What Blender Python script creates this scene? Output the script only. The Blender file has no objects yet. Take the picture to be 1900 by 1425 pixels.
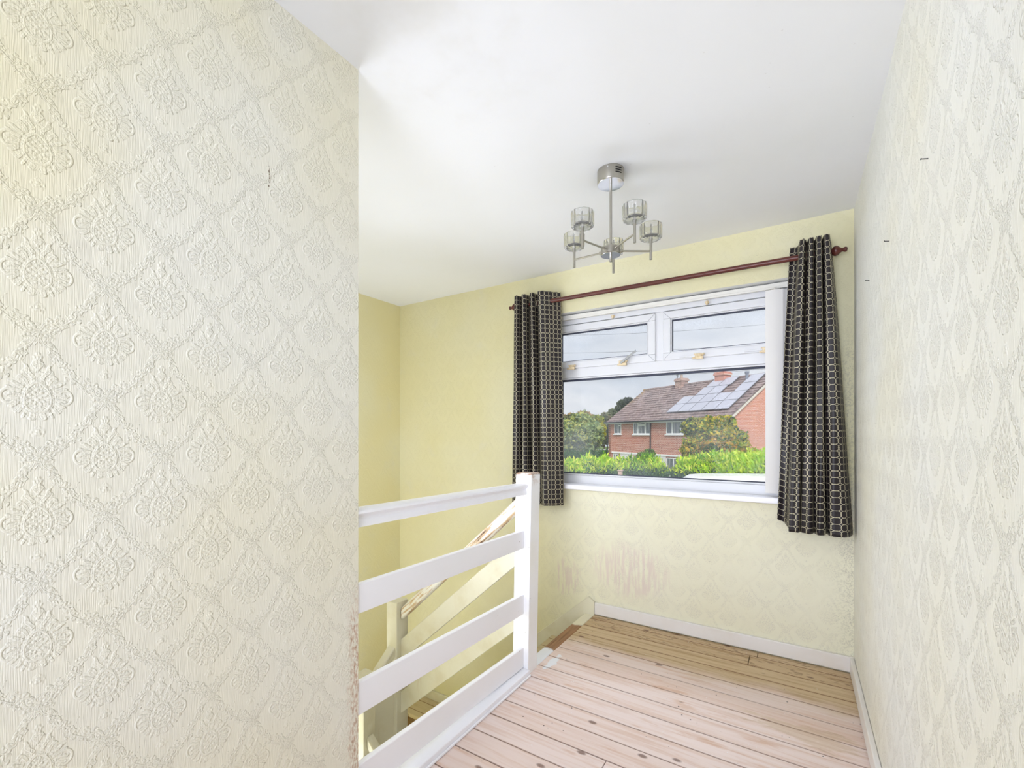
import bpy, bmesh, math, random
import numpy as np
from mathutils import Vector, Matrix
random.seed(7); rng = np.random.default_rng(7)
sc = bpy.context.scene
col = sc.collection
PI = math.pi

# ------------------------------------------------------------------ helpers
def lin(c):
    c = c / 255.0
    return c / 12.92 if c <= 0.04045 else ((c + 0.055) / 1.055) ** 2.4
def rgb(r, g, b): return (lin(r), lin(g), lin(b), 1.0)

def tag(o, label=None, cat=None, group=None, kind=None):
    if label: o['label'] = label
    if cat: o['category'] = cat
    if group: o['group'] = group
    if kind: o['kind'] = kind
    return o
def empty(name, loc=(0, 0, 0), rz=0.0, parent=None):
    o = bpy.data.objects.new(name, None); col.objects.link(o)
    o.empty_display_size = 0.1
    o.location = loc; o.rotation_euler = (0, 0, rz)
    if parent: o.parent = parent
    return o

class MB:
    def __init__(s): s.v = []; s.f = []; s.mi = []; s.uv = None
    def add(s, vs, fs, mi=0):
        n = len(s.v); s.v += [tuple(v) for v in vs]
        s.f += [tuple(i + n for i in f) for f in fs]; s.mi += [mi] * len(fs)
        return s
    def box(s, x0, x1, y0, y1, z0, z1, mi=0):
        v = [(x, y, z) for z in (z0, z1) for y in (y0, y1) for x in (x0, x1)]
        return s.add(v, [(0, 2, 3, 1), (4, 5, 7, 6), (0, 1, 5, 4), (2, 6, 7, 3), (0, 4, 6, 2), (1, 3, 7, 5)], mi)
    def hexa(s, a, b, mi=0):           # a, b: two matching loops of points
        n = len(a)
        fs = [tuple(range(n))[::-1], tuple(range(n, 2 * n))]
        fs += [(i, (i + 1) % n, n + (i + 1) % n, n + i) for i in range(n)]
        return s.add(list(a) + list(b), fs, mi)
    def prism(s, poly, axis, a, b, mi=0):   # poly in the other two axes
        def P(p, t):
            return {'x': (t, p[0], p[1]), 'y': (p[0], t, p[1]), 'z': (p[0], p[1], t)}[axis]
        return s.hexa([P(p, a) for p in poly], [P(p, b) for p in poly], mi)
    def tube(s, p, q, r, n=16, r2=None, mi=0):
        p = Vector(p); q = Vector(q); d = (q - p).normalized()
        u = d.orthogonal().normalized(); w = d.cross(u); r2 = r if r2 is None else r2
        a = [p + (u * math.cos(2 * PI * i / n) + w * math.sin(2 * PI * i / n)) * r for i in range(n)]
        b = [q + (u * math.cos(2 * PI * i / n) + w * math.sin(2 * PI * i / n)) * r2 for i in range(n)]
        return s.hexa(a, b, mi)
    def lathe(s, prof, p=(0, 0, 0), axis=(0, 0, 1), n=24, lobes=0, amp=0.0, closed=False, mi=0):
        p = Vector(p); d = Vector(axis).normalized(); u = d.orthogonal().normalized(); w = d.cross(u)
        vs = []
        for (r, h) in prof:
            for i in range(n):
                a = 2 * PI * i / n
                rr = r * (1 + amp * math.cos(lobes * a)) if lobes else r
                vs.append(p + d * h + (u * math.cos(a) + w * math.sin(a)) * rr)
        fs = []; m = len(prof)
        for k in range(m - 1 if not closed else m):
            k2 = (k + 1) % m
            for i in range(n):
                j = (i + 1) % n
                fs.append((k * n + i, k * n + j, k2 * n + j, k2 * n + i))
        if not closed:
            fs.append(tuple(range(n))[::-1]); fs.append(tuple(range((m - 1) * n, m * n)))
        return s.add(vs, fs, mi)
    def build(s, name, mats, parent=None, bevel=0.0, smooth=False, seg=2):
        me = bpy.data.meshes.new(name)
        me.from_pydata(s.v, [], s.f); me.update()
        if not isinstance(mats, (list, tuple)): mats = [mats]
        for m in mats: me.materials.append(m)
        me.polygons.foreach_set('material_index', s.mi)
        bm = bmesh.new(); bm.from_mesh(me)
        bmesh.ops.recalc_face_normals(bm, faces=bm.faces); bm.to_mesh(me); bm.free()
        if smooth:
            me.polygons.foreach_set('use_smooth', [True] * len(me.polygons))
            me.set_sharp_from_angle(angle=math.radians(38))
        o = bpy.data.objects.new(name, me); col.objects.link(o)
        if parent: o.parent = parent
        if bevel > 0:
            b = o.modifiers.new('bevel', 'BEVEL'); b.width = bevel; b.segments = seg
            b.limit_method = 'ANGLE'; b.angle_limit = math.radians(35)
            me.polygons.foreach_set('use_smooth', [True] * len(me.polygons))
            w = o.modifiers.new('wn', 'WEIGHTED_NORMAL')
        return o
def copy_tree(o, parent=None):
    c = o.copy(); col.objects.link(c)
    if parent is not None: c.parent = parent
    for ch in list(o.children): copy_tree(ch, c)
    return c

# ------------------------------------------------------------------ node maths
class NB:
    def __init__(s, name):
        s.m = bpy.data.materials.new(name); s.m.use_nodes = True
        s.t = s.m.node_tree; s.t.nodes.clear()
        s.out = s.t.nodes.new('ShaderNodeOutputMaterial')
    def n(s, typ, **kw):
        nd = s.t.nodes.new(typ)
        for k, v in kw.items(): setattr(nd, k, v)
        return nd
    def set(s, sock, v):
        if isinstance(v, E): s.t.links.new(v.s, sock)
        elif isinstance(v, bpy.types.NodeSocket): s.t.links.new(v, sock)
        else:
            if hasattr(sock, 'default_value'):
                dv = sock.default_value
                if hasattr(dv, '__len__') and not hasattr(v, '__len__'): v = (v,) * len(dv)
                sock.default_value = v
    def math(s, op, *a):
        nd = s.n('ShaderNodeMath', operation=op)
        for i, v in enumerate(a): s.set(nd.inputs[i], v)
        return E(s, nd.outputs[0])
    def obj(s):
        c = s.n('ShaderNodeTexCoord'); x = s.n('ShaderNodeSeparateXYZ')
        s.t.links.new(c.outputs['Object'], x.inputs[0])
        return tuple(E(s, o) for o in x.outputs)
    def uv(s):
        c = s.n('ShaderNodeTexCoord'); x = s.n('ShaderNodeSeparateXYZ')
        s.t.links.new(c.outputs['UV'], x.inputs[0])
        return E(s, x.outputs[0]), E(s, x.outputs[1])
    def vec(s, x, y, z=0.0):
        nd = s.n('ShaderNodeCombineXYZ')
        for i, v in enumerate((x, y, z)): s.set(nd.inputs[i], v)
        return E(s, nd.outputs[0])
    def noise(s, v, scale, detail=2.0, rough=0.5, dist=0.0, dims='3D'):
        nd = s.n('ShaderNodeTexNoise', noise_dimensions=dims); s.set(nd.inputs['Vector'], v)
        nd.inputs['Scale'].default_value = scale; nd.inputs['Detail'].default_value = detail
        nd.inputs['Roughness'].default_value = rough; nd.inputs['Distortion'].default_value = dist
        return E(s, nd.outputs[0])
    def voro(s, v, scale, feature='F1', rand=1.0, out='Distance', dims='3D'):
        nd = s.n('ShaderNodeTexVoronoi', feature=feature, voronoi_dimensions=dims); s.set(nd.inputs['Vector'], v)
        nd.inputs['Scale'].default_value = scale; nd.inputs['Randomness'].default_value = rand
        return E(s, nd.outputs[out])
    def white(s, v):
        nd = s.n('ShaderNodeTexWhiteNoise', noise_dimensions='3D'); s.set(nd.inputs['Vector'], v)
        return E(s, nd.outputs['Value'])
    def ss(s, x, a, b):                 # smoothstep
        nd = s.n('ShaderNodeMapRange', interpolation_type='SMOOTHSTEP')
        s.set(nd.inputs['Value'], x); s.set(nd.inputs['From Min'], a); s.set(nd.inputs['From Max'], b)
        return E(s, nd.outputs[0])
    def mix(s, f, a, b):
        nd = s.n('ShaderNodeMix', data_type='RGBA', clamp_factor=True)
        s.set(nd.inputs[0], f); s.set(nd.inputs[6], a); s.set(nd.inputs[7], b)
        return E(s, nd.outputs[2])
    def bump(s, h, dist=0.001, strength=1.0):
        nd = s.n('ShaderNodeBump'); s.set(nd.inputs['Height'], h)
        nd.inputs['Distance'].default_value = dist; nd.inputs['Strength'].default_value = strength
        return nd.outputs[0]
    def pbr(s, color, rough=0.6, metal=0.0, normal=None, spec=0.5, **kw):
        b = s.n('ShaderNodeBsdfPrincipled')
        s.set(b.inputs['Base Color'], color); s.set(b.inputs['Roughness'], rough)
        s.set(b.inputs['Metallic'], metal); s.set(b.inputs['Specular IOR Level'], spec)
        if normal is not None: s.t.links.new(normal, b.inputs['Normal'])
        for k, v in kw.items(): s.set(b.inputs[k.replace('_', ' ')], v)
        s.t.links.new(b.outputs[0], s.out.inputs['Surface'])
        return s.m
class E:
    def __init__(s, nb, sock): s.b = nb; s.s = sock
    def __add__(s, o): return s.b.math('ADD', s, o)
    __radd__ = __add__
    def __sub__(s, o): return s.b.math('SUBTRACT', s, o)
    def __rsub__(s, o): return s.b.math('SUBTRACT', o, s)
    def __mul__(s, o): return s.b.math('MULTIPLY', s, o)
    __rmul__ = __mul__
    def __truediv__(s, o): return s.b.math('DIVIDE', s, o)
    def __abs__(s): return s.b.math('ABSOLUTE', s)
    def frac(s): return s.b.math('FRACT', s)
    def floor(s): return s.b.math('FLOOR', s)
    def sqrt(s): return s.b.math('SQRT', s)
    def lt(s, o): return s.b.math('LESS_THAN', s, o)
    def gt(s, o): return s.b.math('GREATER_THAN', s, o)
    def mn(s, o): return s.b.math('MINIMUM', s, o)
    def mx(s, o): return s.b.math('MAXIMUM', s, o)
    def clamp(s):
        return s.b.math('MINIMUM', s.b.math('MAXIMUM', s, 0.0), 1.0)
    def sin(s): return s.b.math('SINE', s)

# ------------------------------------------------------------------ materials
def damask(b, u, v, u0=0.2253, v0=0.155):
    """embossed medallion wallpaper relief; returns height 0..1"""
    PU, PV = 0.188, 0.2255
    a = (u - u0) / PU; c = (v - v0) / PV
    XA = abs((a + 0.5).frac() - 0.5) * PU; ZA = ((c + 0.5).frac() - 0.5) * PV
    XB = abs(a.frac() - 0.5) * PU;         ZB = (c.frac() - 0.5) * PV
    dA = XA / (PU / 2) + abs(ZA) / (PV / 2)
    inA = dA.lt(1.0)
    X = XB + (XA - XB) * inA
    Z = ZB + (ZA - ZB) * inA
    d = X / (PU / 2) + abs(Z) / (PV / 2)
    # X mirrored, so noise below is left-right symmetric like a printed damask
    pv = b.vec(X, Z, 0.0)
    wob = b.noise(pv, 90.0, 1.0, dims='2D')
    wob2 = b.noise(b.vec(X + 7.0, Z, 0.0), 45.0, 0.0, dims='2D')
    # medallion: pointed, leafy, with flame-like leaves radiating around a tulip
    zc = Z + 0.004
    zq = zc * (1.0 - zc * 3.5)
    ax_ = X / 0.043; az_ = abs(zq) / 0.053
    r = b.math('POWER', b.math('POWER', ax_, 1.6) + b.math('POWER', az_, 1.6), 0.625)
    th = b.math('ARCTAN2', zc, X + 0.0004)
    lobe = (th * 21.0 + r * 3.0 + (wob2 - 0.5) * 6.0).sin()
    rm = r + (wob - 0.5) * 0.40 + lobe * 0.060
    med = 1.0 - b.ss(rm, 0.88, 0.99)
    flame = b.ss(lobe * -1.0, -0.35, 0.45)
    leaf = 1.0 - b.ss(b.voro(pv, 150.0, rand=0.85, dims='2D'), 0.12, 0.58)
    cur = b.ss((wob * 26.0 + Z * 240.0).sin(), -0.2, 0.5)
    rt = ((X / 0.0175) * (X / 0.0175) + ((zc + X * 0.35) / 0.026) * ((zc + X * 0.35) / 0.026)).sqrt()
    ring = 1.0 - b.ss(abs(rt - 1.0), 0.03, 0.16)
    gap = 1.0 - b.ss(abs(rt - 1.26), 0.02, 0.13)
    inner = rt.lt(1.1)
    body = (flame * 0.75 + cur * 0.35) + (leaf * 0.5 + cur * 0.45 - flame * 0.75 - cur * 0.35) * inner
    hm = med * (((body * 0.60 + leaf * 0.25 + 0.12) * (1.0 - gap * 0.55)).mx(ring * 0.85))
    # side scroll of the medallion
    sc1 = (((X - 0.036) / 0.0095) * ((X - 0.036) / 0.0095) + ((Z + 0.004) / 0.0125) * ((Z + 0.004) / 0.0125)).sqrt()
    scr = (1.0 - b.ss(abs(sc1 - 1.0), 0.08, 0.3)) * X.gt(0.030)
    hm = hm.mx(scr * 0.8)
    # small pendant under and bud above the medallion
    bx = (X / 0.010 * (X / 0.010) + ((abs(Z) - 0.066) / 0.013) * ((abs(Z) - 0.066) / 0.013)).sqrt()
    bud = (1.0 - b.ss(bx + (wob - 0.5), 0.5, 1.0)) * (leaf * 0.6 + 0.3)
    # ogee vine along the diamond edges
    t = X / (PU / 2)
    dv = d + (t * PI).sin() * 0.15 * b.math('SIGN', Z)
    wv = (dv - 0.965) + (wob2 - 0.5) * 0.16
    vine = 1.0 - b.ss(abs(wv) + (wob - 0.5) * 0.30, 0.080, 0.115)
    stem = (1.0 - b.ss(abs(wv), 0.008, 0.03)) * b.ss(wob2, 0.40, 0.5)
    hv = (vine * (leaf * 0.45 + cur * 0.4 + 0.1)).mx(stem * 0.75)
    # scroll rosettes at crossings (corners of the diamonds)
    ex = abs((X - PU / 2)) / 0.022; ez = abs(Z) / 0.026
    r1 = (ex * ex + ez * ez).sqrt()
    r2x = X / 0.024; r2z = (abs(Z) - PV / 2) / 0.024
    r2 = (r2x * r2x + r2z * r2z).sqrt()
    cr = (1.0 - b.ss(r1.mn(r2) + (wob - 0.5) * 0.9, 0.7, 1.0)) * (cur * 0.5 + leaf * 0.5 + 0.1)
    return hm.mx(bud).mx(hv).mx(cr)

def wallpaper(name, axis, base, tint, amp=0.0011, u0=0.2253, v0=0.155, dirty=0.0, extra=None, linen=0.25, rough=0.62):
    b = NB(name); X, Y, Z = b.obj()
    u = Y if axis == 'y' else X
    h = damask(b, u, Z, u0, v0)
    lin_ = b.noise(b.vec(u * 620.0, Z * 35.0, 0.0), 1.0, 0.0, dims='2D')
    ht = h + lin_ * linen
    P = b.vec(X, Y, Z)
    big = b.noise(P, 1.3, 2.0, 0.55)
    mid = b.noise(P, 6.0, 3.0, 0.6)
    c = b.mix(b.ss(big, 0.35, 0.72), base, tint)
    c = b.mix(b.ss(mid, 0.55, 0.85) * 0.25, c, rgb(226, 222, 214))
    if dirty:
        spk = b.noise(P, 260.0, 2.0, 0.6)
        m = b.ss(h, 0.25, 0.7) * b.ss(spk, 0.44, 0.60) * b.ss(mid, 0.36, 0.58) * dirty
        if axis == 'x': m = m * (1.0 - b.ss(Z, 0.72, 0.95)) * b.ss(X, -1.7, -1.3)
        else: m = m * (1.0 - b.ss(Z, 1.2, 1.8))
        c = b.mix(m, c, rgb(170, 158, 132))
    if extra: c, ht = extra(b, c, ht, h, X, Y, Z, P, mid)
    return b.pbr(c, rough, normal=b.bump(ht, amp), spec=0.35)

def ex_left(b, c, ht, h, X, Y, Z, P, mid):
    # worn, peeled vertical edge near the stairs and a few scratches
    e = b.ss(Y + (b.noise(b.vec(0.0, Y * 14.0, Z * 9.0), 1.0, 4.0, 0.7) - 0.5) * 0.10, 0.885, 0.915) * b.ss(0.80 - Z, 0.0, 0.25)
    n = b.noise(b.vec(0.0, Y * 160.0, Z * 60.0), 1.0, 3.0, 0.6)
    c = b.mix(e * b.ss(n, 0.40, 0.62), c, rgb(205, 176, 150))
    c = b.mix(e * b.ss(n, 0.62, 0.70) * 0.6, c, rgb(150, 108, 82))
    yel = b.ss(0.30 - Y, -0.15, 0.12) * 0.55 + b.ss(Z, 1.55, 2.3) * 0.45
    c = b.mix(yel * b.ss(b.noise(P, 2.2, 2.0), 0.3, 0.7), c, rgb(240, 230, 190))
    wx = Y + (b.noise(b.vec(Z, 0.0, 0.0), 30.0, 2.0) - 0.5) * 0.012
    s = (1.0 - b.ss(abs(wx - 0.648), 0.0006, 0.0022)) * b.ss(Z, 1.84, 1.86) * b.ss(1.925 - Z, 0.0, 0.02) * b.ss(b.noise(P, 220.0, 2.0), 0.42, 0.58)
    c = b.mix(s, c, rgb(120, 100, 70))
    return c, ht * (1.0 - e * 0.4)
def ex_back(b, c, ht, h, X, Y, Z, P, mid):
    low = (1.0 - b.ss(Z, 0.75, 1.05)) * b.ss(X, -1.75, -1.25)
    c = b.mix(low * 0.5, c, rgb(240, 239, 226))
    st = b.noise(b.vec(X * 55.0, 0.0, Z * 7.0), 1.0, 3.0, 0.6)
    blob = b.noise(P, 7.0, 3.0, 0.6) * 0.22
    d1 = (((X + 0.93) / 0.30) * ((X + 0.93) / 0.30) + ((Z - 0.33) / 0.21) * ((Z - 0.33) / 0.21)).sqrt() + (blob - 0.11) * 3.0
    m1 = (1.0 - b.ss(d1, 0.55, 1.0)) * b.ss(st, 0.38, 0.60)
    d2 = (((X + 1.36) / 0.12) * ((X + 1.36) / 0.12) + ((Z - 0.22) / 0.16) * ((Z - 0.22) / 0.16)).sqrt() + (blob - 0.11) * 3.0
    m2 = (1.0 - b.ss(d2, 0.5, 1.0)) * b.ss(st, 0.45, 0.58)
    c = b.mix(m1.mx(m2) * (st * 0.5 + 0.35), c, rgb(222, 204, 194))
    # paler below the sill, yellower above and in the stairwell
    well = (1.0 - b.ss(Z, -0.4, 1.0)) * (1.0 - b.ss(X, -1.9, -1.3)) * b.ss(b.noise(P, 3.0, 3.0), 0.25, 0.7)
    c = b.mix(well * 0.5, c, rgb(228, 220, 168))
    mould = b.ss(X + (mid - 0.5) * 0.12, 0.12, 0.24) * b.ss(b.noise(P, 130.0, 3.0, 0.7), 0.46, 0.62) * b.ss(1.9 - Z, 0.0, 0.4) * 0.35
    c = b.mix(mould, c, rgb(150, 146, 130))
    sp = b.voro(P, 30.0); sp2 = b.noise(P, 9.0, 1.0)
    c = b.mix((1.0 - b.ss(sp, 0.03, 0.055)) * b.ss(sp2, 0.5, 0.55) * 0.6, c, rgb(120, 112, 96))
    return c, ht * (1.0 - m1 * 0.7)

BASE_Y = rgb(231, 225, 188); TINT_Y = rgb(228, 220, 174)  # same cream paper as the side walls; uneven light is put into the colour
M = {}
M['paper_left'] = wallpaper('paper_left', 'y', rgb(241, 238, 224), rgb(240, 234, 210), 0.0014, extra=ex_left)
M['paper_right'] = wallpaper('paper_right', 'y', rgb(242, 241, 232), rgb(241, 237, 218), 0.0020, dirty=0.3)
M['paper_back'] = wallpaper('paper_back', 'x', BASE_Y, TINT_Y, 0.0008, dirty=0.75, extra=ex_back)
M['paper_well'] = wallpaper('paper_well', 'y', rgb(240, 234, 195), rgb(238, 228, 176), 0.0005)  # yellower copy of the cream paper, stairwell light painted into its colour

def plain(name, c, rough=0.5, metal=0.0, spec=0.5, bumpn=None, var=None, **kw):
    b = NB(name); X, Y, Z = b.obj(); P = b.vec(X, Y, Z)
    cc = c
    if var:
        cc = b.mix(b.ss(b.noise(P, var[1], 3.0, 0.6), 0.35, 0.75), c, var[0])
    nrm = b.bump(b.noise(P, bumpn[0], 3.0, 0.6), bumpn[1]) if bumpn else None
    return b.pbr(cc, rough, metal, nrm, spec, **kw)
def mk_ceiling():
    b = NB('ceiling_paint'); X, Y, Z = b.obj(); P = b.vec(X, Y, Z)
    c = b.mix(b.ss(b.noise(P, 1.6, 3.0), 0.35, 0.8), rgb(244, 244, 245), rgb(241, 241, 240))
    crk = b.voro(P, 2.2); 
    mk = (1.0 - b.ss(b.voro(b.vec(X * 4, Y * 9, Z), 2.5), 0.02, 0.035)) * 0.5
    c = b.mix(mk, c, rgb(190, 186, 176))
    dn = (((X + 0.9) / 0.5) * ((X + 0.9) / 0.5) + ((Y - 1.0) / 0.5) * ((Y - 1.0) / 0.5)).sqrt()
    c = b.mix((1.0 - b.ss(dn, 0.3, 1.0)) * b.ss(b.noise(P, 3.0, 4.0, 0.65), 0.45, 0.7) * 0.3, c, rgb(226, 222, 212))
    return b.pbr(c, 0.75, normal=b.bump(b.noise(P, 6.0, 2.0, 0.5), 0.0015), spec=0.25)
M['ceiling'] = mk_ceiling()
M['plaster'] = plain('plaster_reveal', rgb(238, 238, 236), 0.6, bumpn=(30, 0.0006))
M['reveal_cream'] = plain('reveal_cream', rgb(235, 229, 206), 0.6, bumpn=(30, 0.0006))
def mk_gloss():
    b = NB('white_gloss_paint'); X, Y, Z = b.obj(); P = b.vec(X, Y, Z)
    c = b.mix(b.ss(b.noise(P, 5.0, 3.0), 0.4, 0.8), rgb(252, 251, 254), rgb(249, 248, 249))
    ch = (1.0 - b.ss(b.voro(P, 17.0), 0.035, 0.06)) * b.ss(b.noise(P, 4.0, 1.0), 0.55, 0.6)
    c = b.mix(ch * 0.8, c, rgb(120, 92, 70))
    return b.pbr(c, 0.33, normal=b.bump(b.noise(b.vec(X, Y * 0.3, Z), 60.0, 2.0), 0.0004), spec=0.5)
M['gloss'] = mk_gloss()
def mk_cream():
    b = NB('cream_aged_paint'); X, Y, Z = b.obj(); P = b.vec(X, Y, Z)
    c = b.mix(b.ss(b.noise(P, 7.0, 4.0, 0.6), 0.4, 0.75), rgb(226, 221, 198), rgb(216, 208, 178))
    st = b.ss(b.noise(b.vec(X * 14, Y * 14, Z * 2), 1.0, 4.0, 0.6), 0.62, 0.78)
    c = b.mix(st * 0.55, c, rgb(205, 180, 148))
    return b.pbr(c, 0.38, normal=b.bump(b.noise(P, 60.0, 2.0), 0.0004))
M['cream'] = mk_cream()
def mk_worn():
    b = NB('worn_handrail_paint'); X, Y, Z = b.obj(); P = b.vec(X, Y, Z)
    # streaks run along the rail (about 41 degrees down toward -X)
    a = X * 0.75 + Z * 0.66; q = X * -0.66 + Z * 0.75
    n = b.noise(b.vec(a * 6.0, Y * 60.0, q * 80.0), 1.0, 3.0, 0.6)
    c = b.mix(b.ss(n, 0.48, 0.56), rgb(236, 231, 218), rgb(206, 176, 136))
    c = b.mix(b.ss(n, 0.60, 0.66), c, rgb(96, 66, 44))
    return b.pbr(c, 0.45, normal=b.bump(n, 0.002))
M['worn'] = mk_worn()
def mk_newel():
    b = NB('newel_paint'); X, Y, Z = b.obj(); P = b.vec(X, Y, Z)
    c = b.mix(b.ss(b.noise(P, 6.0, 3.0), 0.4, 0.8), rgb(251, 251, 252), rgb(247, 245, 241))
    top = b.ss(Z, 0.93, 1.0) * b.ss(b.noise(P, 26.0, 4.0, 0.65), 0.42, 0.62)
    c = b.mix(top * 0.7, c, rgb(205, 178, 156))
    ch = (1.0 - b.ss(b.voro(P, 22.0), 0.035, 0.06)) * b.ss(b.noise(P, 5.0, 1.0), 0.52, 0.58)
    c = b.mix(ch, c, rgb(90, 66, 52))
    return b.pbr(c, 0.35, normal=b.bump(b.noise(P, 40.0, 2.0), 0.0005))
M['newel'] = mk_newel()

def mk_floor(name='floor_boards', well=False):
    b = NB(name); X, Y, Z = b.obj(); P = b.vec(X, Y, Z)
    W = 0.118; k = ((Y - 1.947) / W)
    bid = k.floor(); fy = k.frac()
    rnd = b.white(b.vec(bid, 3.0, 0.0)); rnd2 = b.white(b.vec(bid, 9.0, 1.0))
    g = b.noise(b.vec(X * 2.2 + rnd * 40.0, Y * 42.0, bid), 1.0, 4.0, 0.6, 0.5)
    g2 = b.noise(b.vec(X * 7.0 + rnd * 10.0, Y * 240.0, bid), 1.0, 2.0, 0.6)
    # limed / sanded pinkish boards
    ca = b.mix(rnd, rgb(238, 220, 212), rgb(232, 210, 198))
    ca = b.mix(b.ss(g, 0.42, 0.70) * 0.65, ca, rgb(216, 182, 158))
    ca = b.mix(b.ss(b.noise(b.vec(X * 3.0, Y * 14.0, 8.0), 1.0, 4.0, 0.65), 0.56, 0.70) * 0.55, ca, rgb(206, 158, 118))
    ca = b.mix(b.ss(g2, 0.5, 0.75) * 0.25, ca, rgb(236, 222, 212))
    # old yellow-brown varnish at the edge of the floor
    cb = b.mix(rnd2, rgb(212, 188, 150), rgb(198, 170, 130))
    cb = b.mix(b.ss(g, 0.42, 0.72) * 0.7, cb, rgb(164, 126, 82))
    cb = b.mix(b.ss(g2, 0.5, 0.8) * 0.3, cb, rgb(206, 178, 136))
    if well:
        c = b.mix(0.7, cb, rgb(212, 198, 158))
    else:
        wob = (b.noise(P, 3.5, 3.0, 0.6) - 0.5) * 0.22
        m = b.ss(Y + wob + (g2 - 0.5) * 0.05, 2.36, 2.50)
        p2 = (1.0 - b.ss((((X - 0.02) / 0.30) * ((X - 0.02) / 0.30) + ((Y - 2.16) / 0.09) * ((Y - 2.16) / 0.09)).sqrt() + (b.noise(b.vec(X * 5.0, Y * 26.0, 0.0), 1.0, 4.0, 0.65) - 0.5) * 3.0, 0.45, 0.75)) * 0.45
        c = b.mix(m.mx(p2), ca, cb)
        st = b.noise(b.vec(X * 4.0, Y * 16.0, 5.0), 1.0, 3.0, 0.6)
        c = b.mix((1.0 - b.ss(abs(st - 0.52), 0.006, 0.02)) * b.ss(Y, 2.6, 2.7) * 0.55, c, rgb(110, 74, 44))
    # knots and nail heads
    kv = b.voro(b.vec(X * 1.1, Y * 2.0, rnd * 3.0), 4.6)
    c = b.mix((1.0 - b.ss(kv, 0.06, 0.12)) * 0.8, c, rgb(112, 78, 60))
    kn = b.voro(b.vec(X, Y, 7.0), 12.0)
    c = b.mix((1.0 - b.ss(kn, 0.035, 0.05)) * b.ss(b.white(b.vec(bid, (X * 9.0).floor(), 2.0)), 0.3, 0.35), c, rgb(70, 56, 50))
    # paint specks
    nv_ = b.voro(b.vec(X, Y, 4.0), 24.0)
    c = b.mix((1.0 - b.ss(nv_, 0.04, 0.07)) * b.ss(b.noise(P, 5.0, 1.0), 0.48, 0.56), c, rgb(104, 80, 68))
    pv = b.voro(b.vec(X, Y, 1.0), 38.0)
    c = b.mix((1.0 - b.ss(pv, 0.05, 0.09)) * b.ss(b.noise(P, 7.0, 1.0), 0.52, 0.6), c, rgb(240, 238, 236))
    if not well:
        ps = ((((X + 1.10) / 0.028) * ((X + 1.10) / 0.028) + ((Y - 2.13) / 0.11) * ((Y - 2.13) / 0.11)).sqrt()) + (b.noise(P, 30.0, 2.0) - 0.5) * 1.3
        c = b.mix(1.0 - b.ss(ps, 0.6, 0.8), c, rgb(238, 237, 238))
    # dirt near seams
    e = (fy.mn(1.0 - fy)) * W
    c = b.mix((1.0 - b.ss(e, 0.0012, 0.0055)) * (b.ss(Y, 2.3, 2.6) * 0.3 + 0.55), c, rgb(128, 82, 52))
    h = g * 0.4 + g2 * 0.3
    return b.pbr(c, b.ss(g, 0.2, 0.9) * 0.2 + 0.42, normal=b.bump(h, 0.0008), spec=0.4)
M['floor'] = mk_floor()
M['well_floor'] = mk_floor('stair_boards', True)
M['dark'] = plain('gap_dark', rgb(92, 56, 36), 0.9)
M['riser'] = plain('riser_wood', rgb(140, 108, 64), 0.6, var=(rgb(104, 76, 44), 9.0))
def mk_nosing():
    b = NB('nosing_wood'); X, Y, Z = b.obj(); P = b.vec(X, Y, Z)
    g = b.noise(b.vec(X * 90.0, Y * 5.0, Z * 60.0), 1.0, 3.0, 0.6)
    c = b.mix(b.ss(g, 0.35, 0.7), rgb(166, 122, 84), rgb(126, 86, 54))
    w = (b.noise(P, 22.0, 3.0, 0.6) - 0.5) * 0.06
    c = b.mix(1.0 - b.ss(Y + w, 2.235, 2.26), c, rgb(238, 238, 240))
    c = b.mix(b.ss(Y + w, 2.615, 2.64), c, rgb(233, 226, 200))
    return b.pbr(c, 0.45, normal=b.bump(g, 0.0004))
M['nosing'] = mk_nosing()
M['skirt'] = plain('skirting_paint', rgb(236, 232, 228), 0.4, var=(rgb(231, 224, 214), 5.0), bumpn=(50, 0.0004))
M['upvc'] = plain('upvc_white', rgb(225, 225, 226), 0.3)
M['gasket_shadow'] = plain('gasket_shadow_grey', rgb(58, 62, 78), 0.6)  # seal colour deepened to paint the shadow line round the glass
M['brass_cream'] = plain('old_handle', rgb(232, 214, 178), 0.35, var=(rgb(214, 188, 140), 60.0))
M['steel'] = plain('window_steel', rgb(176, 178, 182), 0.3, 0.9)
M['slat'] = plain('blind_fabric', rgb(236, 233, 228), 0.75, bumpn=(400, 0.0002))
M['slat_edge'] = plain('blind_fabric_aged', rgb(232, 216, 190), 0.75)
M['headrail'] = plain('headrail', rgb(233, 230, 220), 0.4)
M['mahogany'] = None
def mk_mahog():
    b = NB('mahogany'); X, Y, Z = b.obj()
    g = b.noise(b.vec(X * 4.0, Y * 90.0, Z * 90.0), 1.0, 3.0, 0.6)
    return b.pbr(b.mix(b.ss(g, 0.3, 0.7), rgb(104, 50, 40), rgb(76, 36, 30)), 0.32, spec=0.5)
M['mahogany'] = mk_mahog()
M['chrome'] = plain('polished_chrome', rgb(225, 226, 230), 0.07, 1.0)
M['satin'] = plain('brushed_nickel', rgb(178, 174, 164), 0.28, 1.0)
M['black'] = plain('slot_black', rgb(30, 30, 32), 0.6)
def mk_glass(name, col_, rough=0.0, ior=1.45):
    b = NB(name)
    return b.pbr(col_, rough, 0.0, None, 0.5, Transmission_Weight=1.0, IOR=ior)
b = NB('cut_glass')
M['cut_glass'] = b.pbr((0.96, 0.96, 0.94, 1), 0.06, 0.0, None, 0.5, Transmission_Weight=0.88, IOR=1.38)
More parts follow.
